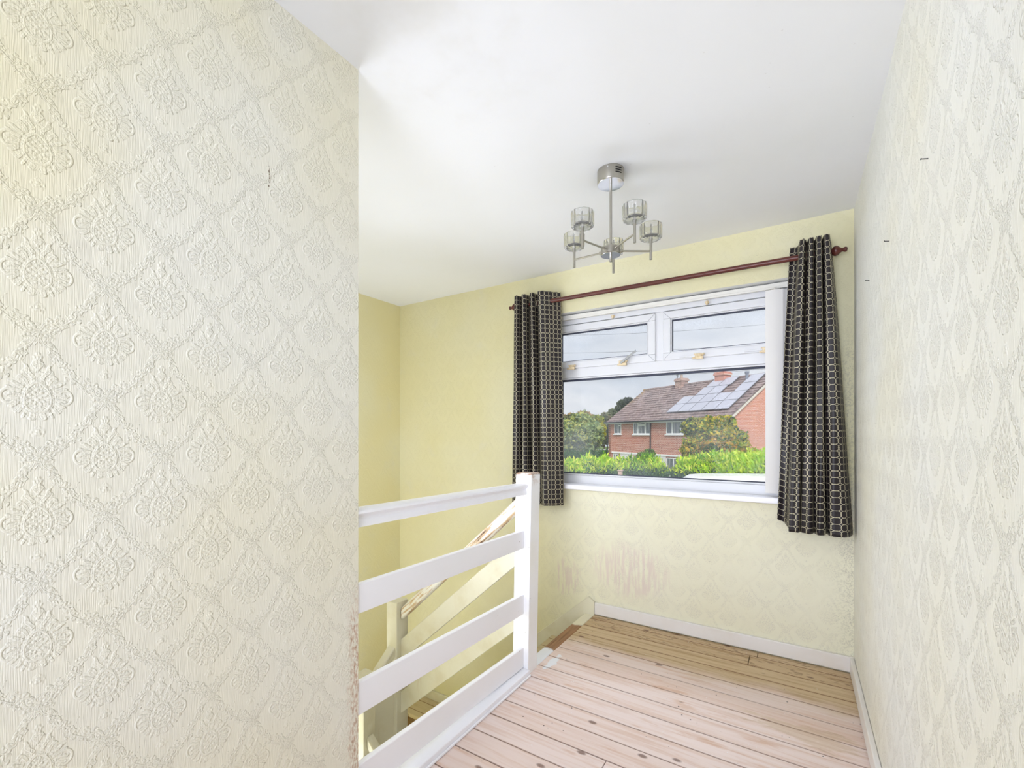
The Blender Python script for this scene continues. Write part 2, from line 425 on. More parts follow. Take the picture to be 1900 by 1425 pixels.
def mk_pane():
    b = NB('window_glass'); X, Y, Z = b.obj(); P = b.vec(X, Y, Z)
    t = b.n('ShaderNodeBsdfTransparent'); t.inputs[0].default_value = (0.97, 0.975, 0.975, 1)
    g = b.n('ShaderNodeBsdfGlossy'); g.inputs['Roughness'].default_value = 0.02
    f = b.n('ShaderNodeFresnel'); f.inputs['IOR'].default_value = 1.12
    m1 = b.n('ShaderNodeMixShader'); b.t.links.new(f.outputs[0], m1.inputs[0])
    b.t.links.new(t.outputs[0], m1.inputs[1]); b.t.links.new(g.outputs[0], m1.inputs[2])
    df = b.n('ShaderNodeBsdfTranslucent'); df.inputs[0].default_value = (0.85, 0.86, 0.88, 1)
    n = b.noise(P, 2.6, 3.0, 0.6)
    film = b.ss(n, 0.35, 0.8) * 0.10 + 0.02
    haze = (1.0 - b.ss((((X + 1.38) / 0.30) * ((X + 1.38) / 0.30) + ((Z - 1.05) / 0.28) * ((Z - 1.05) / 0.28)).sqrt(), 0.2, 1.0)) * 0.10
    haze2 = (1.0 - b.ss((((X + 0.95) / 0.35) * ((X + 0.95) / 0.35) + ((Z - 0.97) / 0.10) * ((Z - 0.97) / 0.10)).sqrt(), 0.2, 1.0)) * 0.08
    cond = b.ss(b.noise(P, 150.0, 2.0, 0.6), 0.50, 0.60) * b.ss(Z + (n - 0.5) * 0.25, 1.80, 1.90) * 0.14
    m2 = b.n('ShaderNodeMixShader'); b.set(m2.inputs[0], (film + haze + haze2).mx(cond).clamp())
    b.t.links.new(m1.outputs[0], m2.inputs[1]); b.t.links.new(df.outputs[0], m2.inputs[2])
    b.t.links.new(m2.outputs[0], b.out.inputs['Surface'])
    return b.m
M['pane'] = mk_pane()
def mk_curtain():
    b = NB('curtain_rings'); u, v = b.uv()
    px, pz, r, w = 0.0300, 0.0324, 0.0167, 0.00105
    fx = abs((u / px).frac() - 0.5) * px; fz = abs((v / pz).frac() - 0.5) * pz
    d0 = abs((fx * fx + fz * fz).sqrt() - r)
    gx = fx * -1.0 + px
    d1 = abs((gx * gx + fz * fz).sqrt() - r)
    hz = fz * -1.0 + pz
    d2 = abs((fx * fx + hz * hz).sqrt() - r)
    line = 1.0 - b.ss(d0.mn(d1).mn(d2), w * 0.7, w * 1.3)
    weave = b.noise(b.vec(u * 900.0, v * 200.0, 0.0), 1.0, 1.0)
    base = b.mix(weave, rgb(30, 24, 28), rgb(40, 33, 36))
    c = b.mix(line, base, b.mix(weave, rgb(206, 198, 170), rgb(190, 182, 152)))
    return b.pbr(c, line * 0.15 + 0.42, normal=b.bump(weave + line * 0.6, 0.0003), spec=0.45)
M['curtain'] = mk_curtain()

# ------------------------------------------------------------------ the room
H = 2.355
XR, YB, XL, XW, YW = 0.24, 2.85, -3.005, -1.165, 0.93
YR = -1.45                      # rear of the landing, behind the camera
ZB = -2.62                      # ground floor level
YS = 0.83                       # wall on the near side of the stairwell

def struct(mb, name, m, parent=None, **kw):
    o = mb.build(name, m, parent, **kw)
    if not parent: o['kind'] = 'structure'
    return o
# back wall with the window opening (real thickness, plastered reveals)
OX0, OX1, OZ0, OZ1 = -1.44, -0.03, 0.835, 2.06
YO = YB + 0.142
w = MB()
xs = [XL - 0.1, OX0, OX1, XR + 0.12]; zs = [ZB, OZ0, OZ1, H + 0.1]
OS = 0.10                        # the outer opening is wider: the frame sits behind the plaster
xo = [XL - 0.1, OX0 - OS, OX1 + OS, XR + 0.12]; zo = [ZB, OZ0 - OS, OZ1 + OS, H + 0.1]
for i in range(3):
    for j in range(3):
        if i == 1 and j == 1: continue
        for y, xx, zz_, mi in ((YB, xs, zs, 0), (YO, xo, zo, 2)):
            w.add([(xx[i], y, zz_[j]), (xx[i + 1], y, zz_[j]), (xx[i + 1], y, zz_[j + 1]), (xx[i], y, zz_[j + 1])], [(0, 1, 2, 3)], mi)
rr_i = [(OX0, OZ0), (OX1, OZ0), (OX1, OZ1), (OX0, OZ1)]
rr_o = [(OX0 - OS, OZ0 - OS), (OX1 + OS, OZ0 - OS), (OX1 + OS, OZ1 + OS), (OX0 - OS, OZ1 + OS)]
YM = 2.926
for k in range(4):
    a, c_ = rr_i[k], rr_i[(k + 1) % 4]; a2, c2_ = rr_o[k], rr_o[(k + 1) % 4]
    mi = 3 if k == 3 else 1
    w.add([(a[0], YB, a[1]), (c_[0], YB, c_[1]), (c_[0], YM, c_[1]), (a[0], YM, a[1])], [(0, 1, 2, 3)], mi)
    w.add([(a[0], YM, a[1]), (c_[0], YM, c_[1]), (c2_[0], YM, c2_[1]), (a2[0], YM, a2[1])], [(0, 1, 2, 3)], 1)
    w.add([(a2[0], YM, a2[1]), (c2_[0], YM, c2_[1]), (c2_[0], YO, c2_[1]), (a2[0], YO, a2[1])], [(0, 1, 2, 3)], 2)
def brick_mat(name, s=1.0, base=(rgb(168, 84, 66), rgb(190, 104, 82)), axis='x', mortar=rgb(222, 198, 184), patch=(rgb(200, 132, 110), rgb(128, 64, 58))):
    b = NB(name); X, Y, Z = b.obj()
    u = {'x': X, 'y': Y}[axis]
    nd = b.n('ShaderNodeTexBrick'); b.set(nd.inputs['Vector'], b.vec(u, Z, 0.0))
    nd.inputs['Scale'].default_value = 1.0 * s
    nd.inputs['Brick Width'].default_value = 0.225; nd.inputs['Row Height'].default_value = 0.075
    nd.inputs['Mortar Size'].default_value = 0.014; nd.inputs['Mortar Smooth'].default_value = 0.2
    nd.inputs['Color1'].default_value = base[0]; nd.inputs['Color2'].default_value = base[1]
    nd.inputs['Mortar'].default_value = mortar
    cc = b.mix(b.ss(b.noise(b.vec(X, Y, Z), 0.7, 3.0), 0.4, 0.7) * 0.3, E(b, nd.outputs['Color']), patch[0])
    cc = b.mix(b.ss(b.noise(b.vec(u * 4.4, Z * 13.3, 1.0), 1.0, 1.0), 0.55, 0.7) * 0.5, cc, patch[1])
    return b.pbr(cc, 0.85, spec=0.2)
M['own_brick'] = brick_mat('own_house_brick')
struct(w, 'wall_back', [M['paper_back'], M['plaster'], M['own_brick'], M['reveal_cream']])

w = MB(); w.box(XR, XR + 0.12, YR, YO, ZB, H); struct(w, 'wall_right', M['paper_right'])
w = MB(); w.box(XW - 0.10, XW, YR, YW, -0.25, H); struct(w, 'wall_left', M['paper_left'])
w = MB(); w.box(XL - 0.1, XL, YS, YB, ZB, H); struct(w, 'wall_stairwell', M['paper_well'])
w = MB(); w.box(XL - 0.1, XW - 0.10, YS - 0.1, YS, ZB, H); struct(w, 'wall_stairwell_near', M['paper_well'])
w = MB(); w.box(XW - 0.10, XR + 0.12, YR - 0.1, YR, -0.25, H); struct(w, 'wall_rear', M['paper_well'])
w = MB(); w.box(XL - 0.1, XR + 0.12, YR - 0.1, YO, H, H + 0.12); struct(w, 'ceiling', M['ceiling'])

# floorboards: every board has real gaps; modelled inside the one floor
FX0 = -1.152
fl = MB(); Wb = 0.118
for k in range(-30, 9):
    y0 = 1.947 + k * Wb; y1 = y0 + Wb
    if y1 < YR: continue
    y0c = max(y0, YR); y1c = min(y1, YB - 0.006)
    if y1c <= y0c: continue
    g = 0.0012 if k % 3 else 0.002
    if k == 5: g = 0.0009
    joints = []
    if k == 6: joints = [-0.222]
    if k == 7: joints = [-0.187]
    if k == -4: joints = [-0.6]
    if k < 6 and not joints: joints = []
    xsj = [FX0] + joints + [XR - 0.004]
    for i in range(len(xsj) - 1):
        zt = random.uniform(-0.0008, 0.0)
        fl.box(xsj[i] + (0.0015 if i else 0), xsj[i + 1] - 0.0015, y0c + g, y1c - g, -0.022, zt)
fl.box(FX0, XR - 0.001, YR, YB - 0.001, -0.25, -0.021, 1)
struct(fl, 'floor', [M['floor'], M['dark']], bevel=0.0009, seg=1)
# landing edge: nosing board over the first riser
nb = MB(); nb.box(-1.220, FX0 - 0.001, 2.045, YB - 0.001, -0.028, 0.0005)
nz = nb.build('stair_nosing', M['nosing'], bevel=0.006); 
tag(nz, 'worn brown wooden nosing board along the top stair edge, white-painted beside the newel', 'stair nosing')
# white strip under the balustrade
nb = MB(); nb.box(-1.205, -1.132, YW, 1.945, -0.03, 0.030); nb.box(-1.132, -1.124, YW, 1.945, 0.0, 0.012)
struct(nb, 'trim_1', M['gloss'], bevel=0.004)
nb = MB(); nb.box(-1.20, FX0 - 0.002, YS + 0.1, 2.04, -0.27, -0.03); struct(nb, 'trim_2', M['cream'])   # well apron
# skirtings
sk = MB(); sk.box(-1.150, XR - 0.001, YB - 0.018, YB - 0.0005, 0.006, 0.083); struct(sk, 'baseboard_back', M['skirt'], bevel=0.004)
sk = MB(); sk.box(XR - 0.019, XR - 0.0005, YR, YB - 0.018, 0.003, 0.083); struct(sk, 'baseboard_right', M['skirt'], bevel=0.004)
# sloping wall string on the back wall down the stairs
s0 = 0.868
zs_ = lambda x: 0.115 + s0 * (x + 1.194)
pts = [(-1.150, 0.004), (-1.150, 0.088), (-1.194, 0.115), (-2.42, zs_(-2.42)), (-2.42, zs_(-2.42) - 0.30), (-1.152, -0.19)]
sk = MB(); sk.prism(pts, 'y', YB - 0.022, YB - 0.0005); struct(sk, 'trim_3', M['cream'], bevel=0.003)
sk = MB(); sk.box(XL + 0.02, -2.42, YB - 0.018, YB - 0.0005, -1.03, -0.955); sk.box(XL + 0.0005, XL + 0.018, 2.0, YB - 0.0005, -1.03, -0.955)
struct(sk, 'baseboard_stairwell', M['cream'], bevel=0.003)

# ------------------------------------------------------------------ staircase
st = empty('staircase', (-1.2, 2.4, -1.03))
tag(st, 'timber staircase turning down from the landing beside the back wall', 'staircase')
def under(o, parent):                # world-coordinates mesh under an offset empty
    o.parent = parent; o.matrix_parent_inverse = Matrix.Translation(-Vector(parent.location)); return o
rs, go = 0.206, 0.242
for i in range(1, 5):
    x1 = -1.205 - (i - 1) * go; z = -rs * i
    t = MB(); t.box(x1 - go - 0.02, x1, 2.05, YB - 0.022, z - 0.025, z); under(t.build('tread', M['well_floor'], bevel=0.005), st)
for i in range(0, 5):
    x1 = -1.205 - i * go; z = -rs * i
    t = MB(); t.box(x1 - 0.012, x1, 2.05, YB - 0.022, z - rs, z - 0.026); under(t.build('riser', M['riser']), st)
# quarter winder tread, step down and lower platform
poly = [(-3.0, 2.845), (-3.0, 2.60), (-2.45, 2.595), (-2.18, 2.05), (-2.17, 2.845)]
t = MB(); t.prism(poly, 'z', -1.06, -1.03); under(t.build('tread', M['well_floor'], bevel=0.006), st)
poly2 = [(-3.0, 2.845), (-3.0, 2.62), (-2.46, 2.615), (-2.19, 2.06), (-2.17, 2.845)]
t = MB(); t.prism(poly2, 'z', -1.235, -1.06); under(t.build('riser', M['riser']), st)
t = MB(); t.box(-3.0, -2.10, 1.72, 2.845, -1.265, -1.236); under(t.build('tread', M['well_floor'], bevel=0.005), st)
t = MB()
t.box(-2.12, -2.10, 1.0, 1.95, ZB, -1.0)
under(t.build('side_panel', M['cream']), st)
for i in range(1, 6):
    x0 = -2.09 + (i - 1) * 0.22; z = -1.236 - 0.2 * i
    t = MB(); t.box(x0, x0 + 0.24, 0.95, 1.70, z - 0.03, z); under(t.build('tread', M['well_floor'], bevel=0.005), st)
# string of the upper flight (newel to newel)
zt = lambda x: -0.02 + 0.85 * (x + 1.2)
pts = [(-1.16, -0.03), (-2.084, zt(-2.084) - 0.03), (-2.084, zt(-2.084) - 0.29), (-1.16, -0.29)]
t = MB(); t.prism(pts, 'y', 2.0, 2.03); under(t.build('string_board', M['cream'], bevel=0.003), st)
w = MB(); w.box(XL - 0.1, XR + 0.12, YS - 0.1, YO, ZB - 0.1, ZB); struct(w, 'floor_lower', M['well_floor'])

# stair balustrade (lower flights)
sb = empty('stair_balustrade', (-2.13, 2.0, -1.03))
tag(sb, 'cream painted balustrade sloping down the stairs behind the white landing rails', 'balustrade')
t = MB(); t.box(-2.175, -2.084, 1.95, 2.045, -1.5, 0.17); under(t.build('newel_post', M['cream'], bevel=0.005), sb)
t = MB(); t.box(-2.175, -2.084, 1.70, 1.787, ZB, -0.20); t.box(-2.182, -2.077, 1.693, 1.794, -0.205, -0.185)
under(t.build('newel_post', M['cream'], bevel=0.005), sb)
def srail(name, x0, x1, zf, dz, y0, y1, m, k):
    pts = [(x0, zf(x0)), (x1, zf(x1)), (x1, zf(x1) - dz), (x0, zf(x0) - dz)]
    t = MB(); t.prism(pts, 'y', y0, y1); return under(t.build(name, m, bevel=k), sb)
srail('handrail', -2.084, -1.165, lambda x: 0.860 + 0.882 * (x + 1.258), 0.080, 1.975, 2.030, M['worn'], 0.016)
srail('rail', -2.115, -1.20, lambda x: 0.645 + 0.862 * (x + 1.26), 0.134, 1.985, 2.008, M['cream'], 0.003)
srail('rail', -2.115, -1.20, lambda x: 0.300 + 0.848 * (x + 1.27), 0.134, 1.985, 2.008, M['cream'], 0.003)
# short flight toward the viewer: handrail, closed panel
pts = [(1.955, -0.10), (1.787, -0.24), (1.787, -0.32), (1.955, -0.17)]
t = MB(); t.prism(pts, 'x', -2.160, -2.100); under(t.build('handrail', M['cream'], bevel=0.010), sb)
t = MB(); t.box(-2.135, -2.110, 1.787, 1.95, -1.4, -0.30); under(t.build('side_panel', M['cream']), sb)
# handrail and rail of the last flight going down under the landing
pts = [(-2.084, -0.52), (-1.40, -1.10), (-1.40, -1.17), (-2.084, -0.59)]
t = MB(); t.prism(pts, 'y', 1.72, 1.77); under(t.build('handrail', M['cream'], bevel=0.010), sb)

# ------------------------------------------------------------------ landing balustrade
lb = empty('landing_balustrade', (-1.17, 1.98, 0.0))
tag(lb, 'white gloss landing balustrade with four horizontal boards and a square newel post', 'balustrade')
y0, y1 = 1.945, 2.037
t = MB()
bx = [(-1.243, y0), (-1.150, y0), (-1.150, y1), (-1.243, y1)]
L = 0.022
t.hexa([(x, y, -0.27) for x, y in bx], [(x + L, y + 0.008, 1.006) for x, y in bx])
under(t.build('newel_post', M['newel'], bevel=0.004), lb)
t = MB(); t.hexa([(-1.243 + L, y0 + 0.008, 1.006), (-1.150 + L, y0 + 0.008, 1.006), (-1.150 + L, y1 + 0.008, 1.006), (-1.243 + L, y1 + 0.008, 1.006)],
       [(-1.236 + L, y0 + 0.014, 1.014), (-1.157 + L, y0 + 0.014, 1.014), (-1.157 + L, y1 + 0.002, 1.014), (-1.236 + L, y1 + 0.002, 1.014)])
cap = under(t.build('post_top', plain('bare_post_top', rgb(176, 140, 112), 0.6, var=(rgb(232, 226, 218), 40.0))), lb)
# moulded top rail
def prof(xc, zt_, h):
    return [(xc - 0.030, zt_ - 0.004), (xc - 0.022, zt_), (xc + 0.020, zt_), (xc + 0.029, zt_ - 0.006), (xc + 0.031, zt_ - 0.014),
            (xc + 0.024, zt_ - 0.020), (xc + 0.017, zt_ - 0.027), (xc + 0.017, zt_ - 0.034), (xc + 0.022, zt_ - 0.040), (xc + 0.023, zt_ - h),
            (xc - 0.023, zt_ - h), (xc - 0.023, zt_ - 0.036), (xc - 0.018, zt_ - 0.028), (xc - 0.030, zt_ - 0.014)]
YA = YW + 0.0005
t = MB()
t.hexa([(x, YA, z) for x, z in prof(-1.1965, 0.973, 0.058)], [(x, y0 + 0.012, z) for x, z in prof(-1.178, 0.962, 0.056)])
o = under(t.build('handrail', M['gloss'], smooth=True), lb)
for (za, zb, dz) in ((0.737, 0.723, 0.094), (0.425, 0.400, 0.103), (0.165, 0.132, 0.105)):
    t = MB()
    t.hexa([(-1.190, YA, za), (-1.168, YA, za), (-1.168, YA, za - dz), (-1.190, YA, za - dz)],
           [(-1.192, y0 + 0.004, zb), (-1.170, y0 + 0.004, zb), (-1.170, y0 + 0.004, zb - dz + 0.004), (-1.192, y0 + 0.004, zb - dz + 0.004)])
    under(t.build('rail', M['gloss'], bevel=0.0035), lb)

# ------------------------------------------------------------------ window
W1 = empty('window_1', (-0.735, 2.93, 0.866)); W1['kind'] = 'structure'
def wp(mb, name, m, **kw): return under(mb.build(name, m, **kw), W1)
FY0, FY1 = 2.925, 2.985
# sill
t = MB(); t.box(OX0 - 0.0, OX1 + 0.0, YB, FY0, 0.832, 0.866); t.box(-1.475, -0.005, 2.815, YB - 0.0005, 0.832, 0.866)
wp(t, 'window_sill', M['gloss'], bevel=0.006)
t = MB()
t.box(-1.50, 0.02, FY0, FY1, OZ0, 0.922)                                 # bottom
t.box(-1.50, 0.02, FY0, FY1, 1.992, 2.09)                                # head
t.box(-1.50, -1.452, FY0, FY1, 0.922, 1.992)                             # left jamb
t.box(-0.085, 0.02, FY0, FY1, 0.922, 1.992)                              # right jamb
t.box(-1.452, -0.085, FY0, FY1, 1.612, 1.682)                            # transom
t.box(-0.776, -0.714, FY0, FY1, 1.682, 1.992)                            # mullion
wp(t, 'window_frame', M['upvc'], bevel=0.004)
# glazing beads of the big lower light
t = MB()
def ringb(t, x0, x1, z0, z1, wdt, ya, yb, mi=0):
    t.hexa([(x0, ya, z0), (x1, ya, z0), (x1, ya, z1), (x0, ya, z1)], [(x0, ya, z0)] * 4) if False else None
    t.box(x0, x1, ya, yb, z0, z0 + wdt, mi); t.box(x0, x1, ya, yb, z1 - wdt, z1, mi)
    t.box(x0, x0 + wdt, ya, yb, z0 + wdt, z1 - wdt, mi); t.box(x1 - wdt, x1, ya, yb, z0 + wdt, z1 - wdt, mi)
ringb(t, -1.452, -0.085, 0.922, 1.612, 0.010, 2.936, 2.948)
wp(t, 'glazing_bead', M['upvc'], bevel=0.002)
t = MB(); ringb(t, -1.452, -0.085, 0.922, 1.612, 0.0165, 2.948, 2.9505)
t.box(-1.452, -0.085, 2.946, 2.9505, 1.588, 1.60)  # wide top bar stands in for the shadow under the frame
wp(t, 'gasket_shadow', M['gasket_shadow'])
t = MB(); t.box(-1.447, -0.090, 2.951, 2.957, 0.925, 1.609); wp(t, 'glass_pane', M['pane'])
def sash(x0, x1):
    z0, z1 = 1.677, 1.985; w_ = 0.046
    t = MB(); ringb(t, x0, x1, z0, z1, w_, 2.912, 2.962)
    s = wp(t, 'opening_sash', M['upvc'], bevel=0.004)
    def ch(mb, name, m, **kw):
        o = mb.build(name, m, **kw); o.parent = s; o.matrix_parent_inverse = Matrix.Identity(4); return o
    # mitre lines at the corners
    t = MB()
    for (cx, sx) in ((x0, 1), (x1, -1)):
        for (cz, sz) in ((z0, 1), (z1, -1)):
            a = Vector((cx + sx * 0.003, 2.9114, cz + sz * 0.003)); c = Vector((cx + sx * w_, 2.9114, cz + sz * w_))
            t.tube(a, c, 0.0007, 6)
    ch(t, 'mitre_joint', M['gasket_shadow'])
    t = MB(); ringb(t, x0 + w_, x1 - w_, z0 + w_, z1 - w_, 0.007, 2.920, 2.934)
    ch(t, 'glazing_bead', M['upvc'], bevel=0.002)
    t = MB(); ringb(t, x0 + w_ , x1 - w_, z0 + w_, z1 - w_, 0.0125, 2.934, 2.936); t.box(x0 + w_, x1 - w_, 2.930, 2.936, z1 - w_ - 0.016, z1 - w_); ch(t, 'gasket_shadow', M['gasket_shadow'])  # seal widened along the top to paint a shadow line
    t = MB(); t.box(x0 + w_, x1 - w_, 2.9365, 2.942, z0 + w_, z1 - w_); ch(t, 'glass_pane', M['pane'])
    return s, ch
s1, ch1 = sash(-1.490, -0.770)
s2, ch2 = sash(-0.722, -0.05)
def handle(ch, x, z, open_=False):
    y = 2.912
    t = MB(); t.box(x - 0.022, x + 0.030, y - 0.010, y, z - 0.004, z + 0.020)
    t.box(x - 0.005, x + 0.034, y - 0.028, y - 0.010, z - 0.016, z + 0.002)
    t.box(x - 0.030, x - 0.004, y - 0.014, y - 0.004, z - 0.012, z - 0.002)
    t.tube((x + 0.022, y - 0.012, z + 0.010), (x + 0.040, y - 0.030, z + 0.012), 0.006, 10)
    h = ch(t, 'window_handle', M['brass_cream'], bevel=0.0015)
    t = MB()
    if open_: t.hexa([(x - 0.01, y - 0.022, z + 0.004), (x + 0.002, y - 0.022, z - 0.004), (x + 0.002, y - 0.032, z - 0.004), (x - 0.01, y - 0.032, z + 0.004)],
                     [(x + 0.098, y - 0.022, z + 0.080), (x + 0.104, y - 0.022, z + 0.068), (x + 0.104, y - 0.028, z + 0.068), (x + 0.098, y - 0.028, z + 0.080)])
    else: t.box(x - 0.105, x - 0.015, y - 0.012, y - 0.004, z + 0.001, z + 0.011)
    m = t.build('lever', M['steel'] if open_ else M['upvc'], h, bevel=0.001)
handle(ch1, -1.355, 1.682); handle(ch1, -0.985, 1.680, True)
handle(ch2, -0.515, 1.682); handle(ch2, -0.155, 1.684)
for x in (-1.052, -0.463):
    t = MB(); t.tube((x, 2.925, 2.006), (x, 2.913, 2.006), 0.011, 12); t.box(x - 0.005, x + 0.005, 2.905, 2.915, 1.990, 2.010)
    wp(t, 'restrictor_stud', M['brass_cream'], bevel=0.001)
# exterior cill
t = MB(); t.box(-1.52, 0.04, 2.985, YO + 0.05, OZ0 - 0.03, OZ0 - 0.001); 

# ------------------------------------------------------------------ vertical blind
vb = empty('vertical_blind', (-0.7, 2.885, 2.05))
tag(vb, 'cream vertical blind drawn to the right of the window, slats stacked beside the right curtain', 'window blind')
t = MB(); t.box(-1.425, -0.035, 2.893, 2.921, 2.024, 2.052); t.box(-1.425, -0.035, 2.889, 2.893, 2.020, 2.032)
under(t.build('headrail', M['headrail'], bevel=0.002), vb)
for i in range(7):
    xo = -0.042 - i * 0.0045; yo = 2.9015 - i * 0.0055
    ang = math.radians(6 + i * 2.2); dx = 0.089 * math.cos(ang); dy = 0.089 * math.sin(ang) * -0.22
    n = 6; t = MB(); vs = []; 
    for j in range(n + 1):
        f = j / n; bow = 0.004 * math.sin(PI * f)
        vs.append((xo - dx * f, yo + dy * f - bow))
    loop = vs + [(x, y + 0.0007) for x, y in vs[::-1]]
    for j in range(n):
        a = vs[j]; c = vs[j + 1]
        t.box(min(a[0], c[0]), max(a[0], c[0]), (a[1] + c[1]) / 2, (a[1] + c[1]) / 2 + 0.0009, 0.885, 2.008) if False else None
    t.prism([(x, y) for x, y in loop], 'z', 0.885, 2.008)
    sl = under(t.build('slat', M['slat'] if i else M['slat_edge'], smooth=True), vb)
    t = MB(); t.tube((xo - dx * 0.5, yo + dy * 0.5, 2.006), (xo - dx * 0.5, yo + dy * 0.5, 2.022), 0.003, 8)
    under(t.build('hanger', M['headrail']), vb)
t = MB()
pts = [(-1.02 - 0.0, 2.010), (-1.2, 2.0)]
for i in range(16):
    t.lathe([(0.0014, -0.002), (0.0022, 0.0), (0.0014, 0.002)], (-0.050 - i * 0.0052, 2.878, 2.012 - 0.002 * (i % 3)), n=6)
under(t.build('bead_chain', M['steel']), vb)

# ------------------------------------------------------------------ curtain pole and curtains
RY, RZ = 2.762, 2.130
cp = empty('curtain_pole', (-0.78, RY, RZ))
tag(cp, 'dark mahogany curtain pole with turned finials above the window', 'curtain pole')
t = MB(); t.tube((-1.705, RY, RZ + 0.003), (0.128, RY, RZ - 0.003), 0.0140, 24); under(t.build('pole', M['mahogany'], smooth=True), cp)
fin = [(0.012, 0.0), (0.016, 0.002), (0.016, 0.008), (0.012, 0.010), (0.013, 0.014), (0.021, 0.021), (0.025, 0.029), (0.024, 0.037), (0.017, 0.046),
       (0.010, 0.054), (0.0085, 0.060), (0.012, 0.066), (0.0125, 0.072), (0.009, 0.077), (0.003, 0.079)]
t = MB(); t.lathe(fin, (0.128, RY, RZ - 0.003), (1, 0, 0), 24); under(t.build('finial', M['mahogany'], smooth=True), cp)
t = MB(); t.lathe(fin, (-1.705, RY, RZ + 0.003), (-1, 0, 0), 24); under(t.build('finial', M['mahogany'], smooth=True), cp)
for x in (-1.62, 0.095):
    t = MB(); t.tube((x, YB - 0.012, RZ), (x, RY + 0.012, RZ), 0.009, 14); t.lathe([(0.026, 0), (0.026, 0.006), (0.018, 0.012)], (x, YB - 0.0005, RZ), (0, -1, 0), 20)
    t.lathe([(0.0145, -0.008), (0.0185, -0.008), (0.0185, 0.008), (0.0145, 0.008)], (x, RY, RZ), (1, 0, 0), 20, closed=True)
    under(t.build('bracket', M['mahogany'], smooth=True), cp)

def catmull(P, n):
    P = [Vector(p) for p in P]; out = []
    Q = [P[0] * 2 - P[1]] + P + [P[-1] * 2 - P[-2]]
    for i in range(1, len(Q) - 2):
        for k in range(n):
            t = k / n; a, b_, c, d = Q[i - 1], Q[i], Q[i + 1], Q[i + 2]
            out.append(0.5 * ((2 * b_) + (c - a) * t + (2 * a - 5 * b_ + 4 * c - d) * t * t + (3 * b_ - a - 3 * c + d) * t ** 3))
    out.append(P[-1]); return out
def curtain(name, top, bot, ztop, zbot, label, grommets, sag=None, seed=0):
    n = 10; T = catmull([(x, y, 0) for x, y in top], n); B = catmull([(x, y, 0) for x, y in bot], n)
    m = len(T); rows = 90
    # arclength uv taken as the mean of top and bottom
    def al(Q):
        s = [0]
        for i in range(1, len(Q)): s.append(s[-1] + (Q[i] - Q[i - 1]).length)
        return s
    LT, LB = al(T), al(B)
    sT = LT[-1]; sB = LB[-1]; Wd = max(sT, sB) * 0.5 + min(sT, sB) * 0.5
    us = [0.5 * (LT[i] / sT + LB[i] / sB) * Wd for i in range(m)]
    vs = []; uv = []
    for r in range(rows + 1):
        f = r / rows; k = f ** 0.85
        for i in range(m):
            p = T[i].lerp(B[i], k)
            wob = 0.004 * math.sin(9 * f + i * 0.35 + seed) * f
            z = ztop + (zbot - ztop) * f
            if sag: z += sag(i / (m - 1)) * f
            z += 0.0015 * math.cos(i / n * 2 * PI) * (1 if r == 0 else 0)
            vs.append((p.x + wob * 0.5, p.y + wob, z)); uv.append((us[i], f * (ztop - zbot)))
    fs = []
    for r in range(rows):
        for i in range(m - 1):
            fs.append((r * m + i, r * m + i + 1, (r + 1) * m + i + 1, (r + 1) * m + i))
    me = bpy.data.meshes.new(name); me.from_pydata(vs, [], fs); me.materials.append(M['curtain'])
    ul = me.uv_layers.new(name='uv')
    li = np.empty(len(me.loops), dtype=np.int32); me.loops.foreach_get('vertex_index', li)
    ul.data.foreach_set('uv', np.array(uv)[li].ravel())
    me.polygons.foreach_set('use_smooth', [True] * len(me.polygons))
    root = empty(name, (sum(p.x for p in B) / m, RY, zbot))
    tag(root, label, 'curtain', 'ring-patterned curtains either side of the window')
    o = bpy.data.objects.new('curtain_cloth', me); col.objects.link(o); under(o, root)
    so = o.modifiers.new('solid', 'SOLIDIFY'); so.thickness = 0.0016; so.offset = 0
    for (gx, gy, ang) in grommets:
        t = MB(); d = (math.cos(ang), math.sin(ang), 0)
        t.lathe([(0.0185, -0.002), (0.0265, -0.0022), (0.0275, 0.0), (0.0265, 0.0022), (0.0185, 0.002)], (gx, gy, RZ), d, 28, closed=True)
        g = t.build('eyelet_ring', M['satin_cream'], smooth=True); under(g, root)
    return root
M['satin_cream'] = plain('eyelet_ring', rgb(196, 186, 160), 0.35, 0.3)
# right curtain: four lobes toward the room, trailing edge behind the pole on the left
rt = [(-0.036, 2.800), (-0.020, 2.806), (-0.002, 2.800), (0.006, 2.745), (0.010, 2.716), (0.024, 2.708), (0.034, 2.730), (0.038, 2.765), (0.044, 2.725),
      (0.052, 2.708), (0.064, 2.712), (0.070, 2.760), (0.078, 2.715), (0.088, 2.706), (0.098, 2.712), (0.103, 2.765), (0.108, 2.715), (0.118, 2.704), (0.130, 2.712), (0.134, 2.745), (0.136, 2.790), (0.140, 2.800)]
rb = [(-0.094, 2.790), (-0.070, 2.800), (-0.050, 2.775), (-0.043, 2.735), (-0.036, 2.704), (-0.012, 2.698), (0.005, 2.706), (0.010, 2.745), (0.018, 2.708),
      (0.040, 2.690), (0.060, 2.702), (0.066, 2.745), (0.074, 2.704), (0.092, 2.684), (0.112, 2.698), (0.118, 2.750), (0.128, 2.708), (0.152, 2.684), (0.184, 2.690), (0.208, 2.715), (0.224, 2.760), (0.229, 2.800)]
curtain('curtain', rt, rb, 2.199, 0.712,
        'black curtain with cream interlocking rings right of the window, flaring out toward the right wall',
        [(0.0045, RY, 0.15), (0.037, RY, -0.2), (0.0705, RY, 0.2), (0.103, RY, -0.1)], sag=lambda t: 0.045 * max(0.0, 1 - t / 0.18), seed=1)
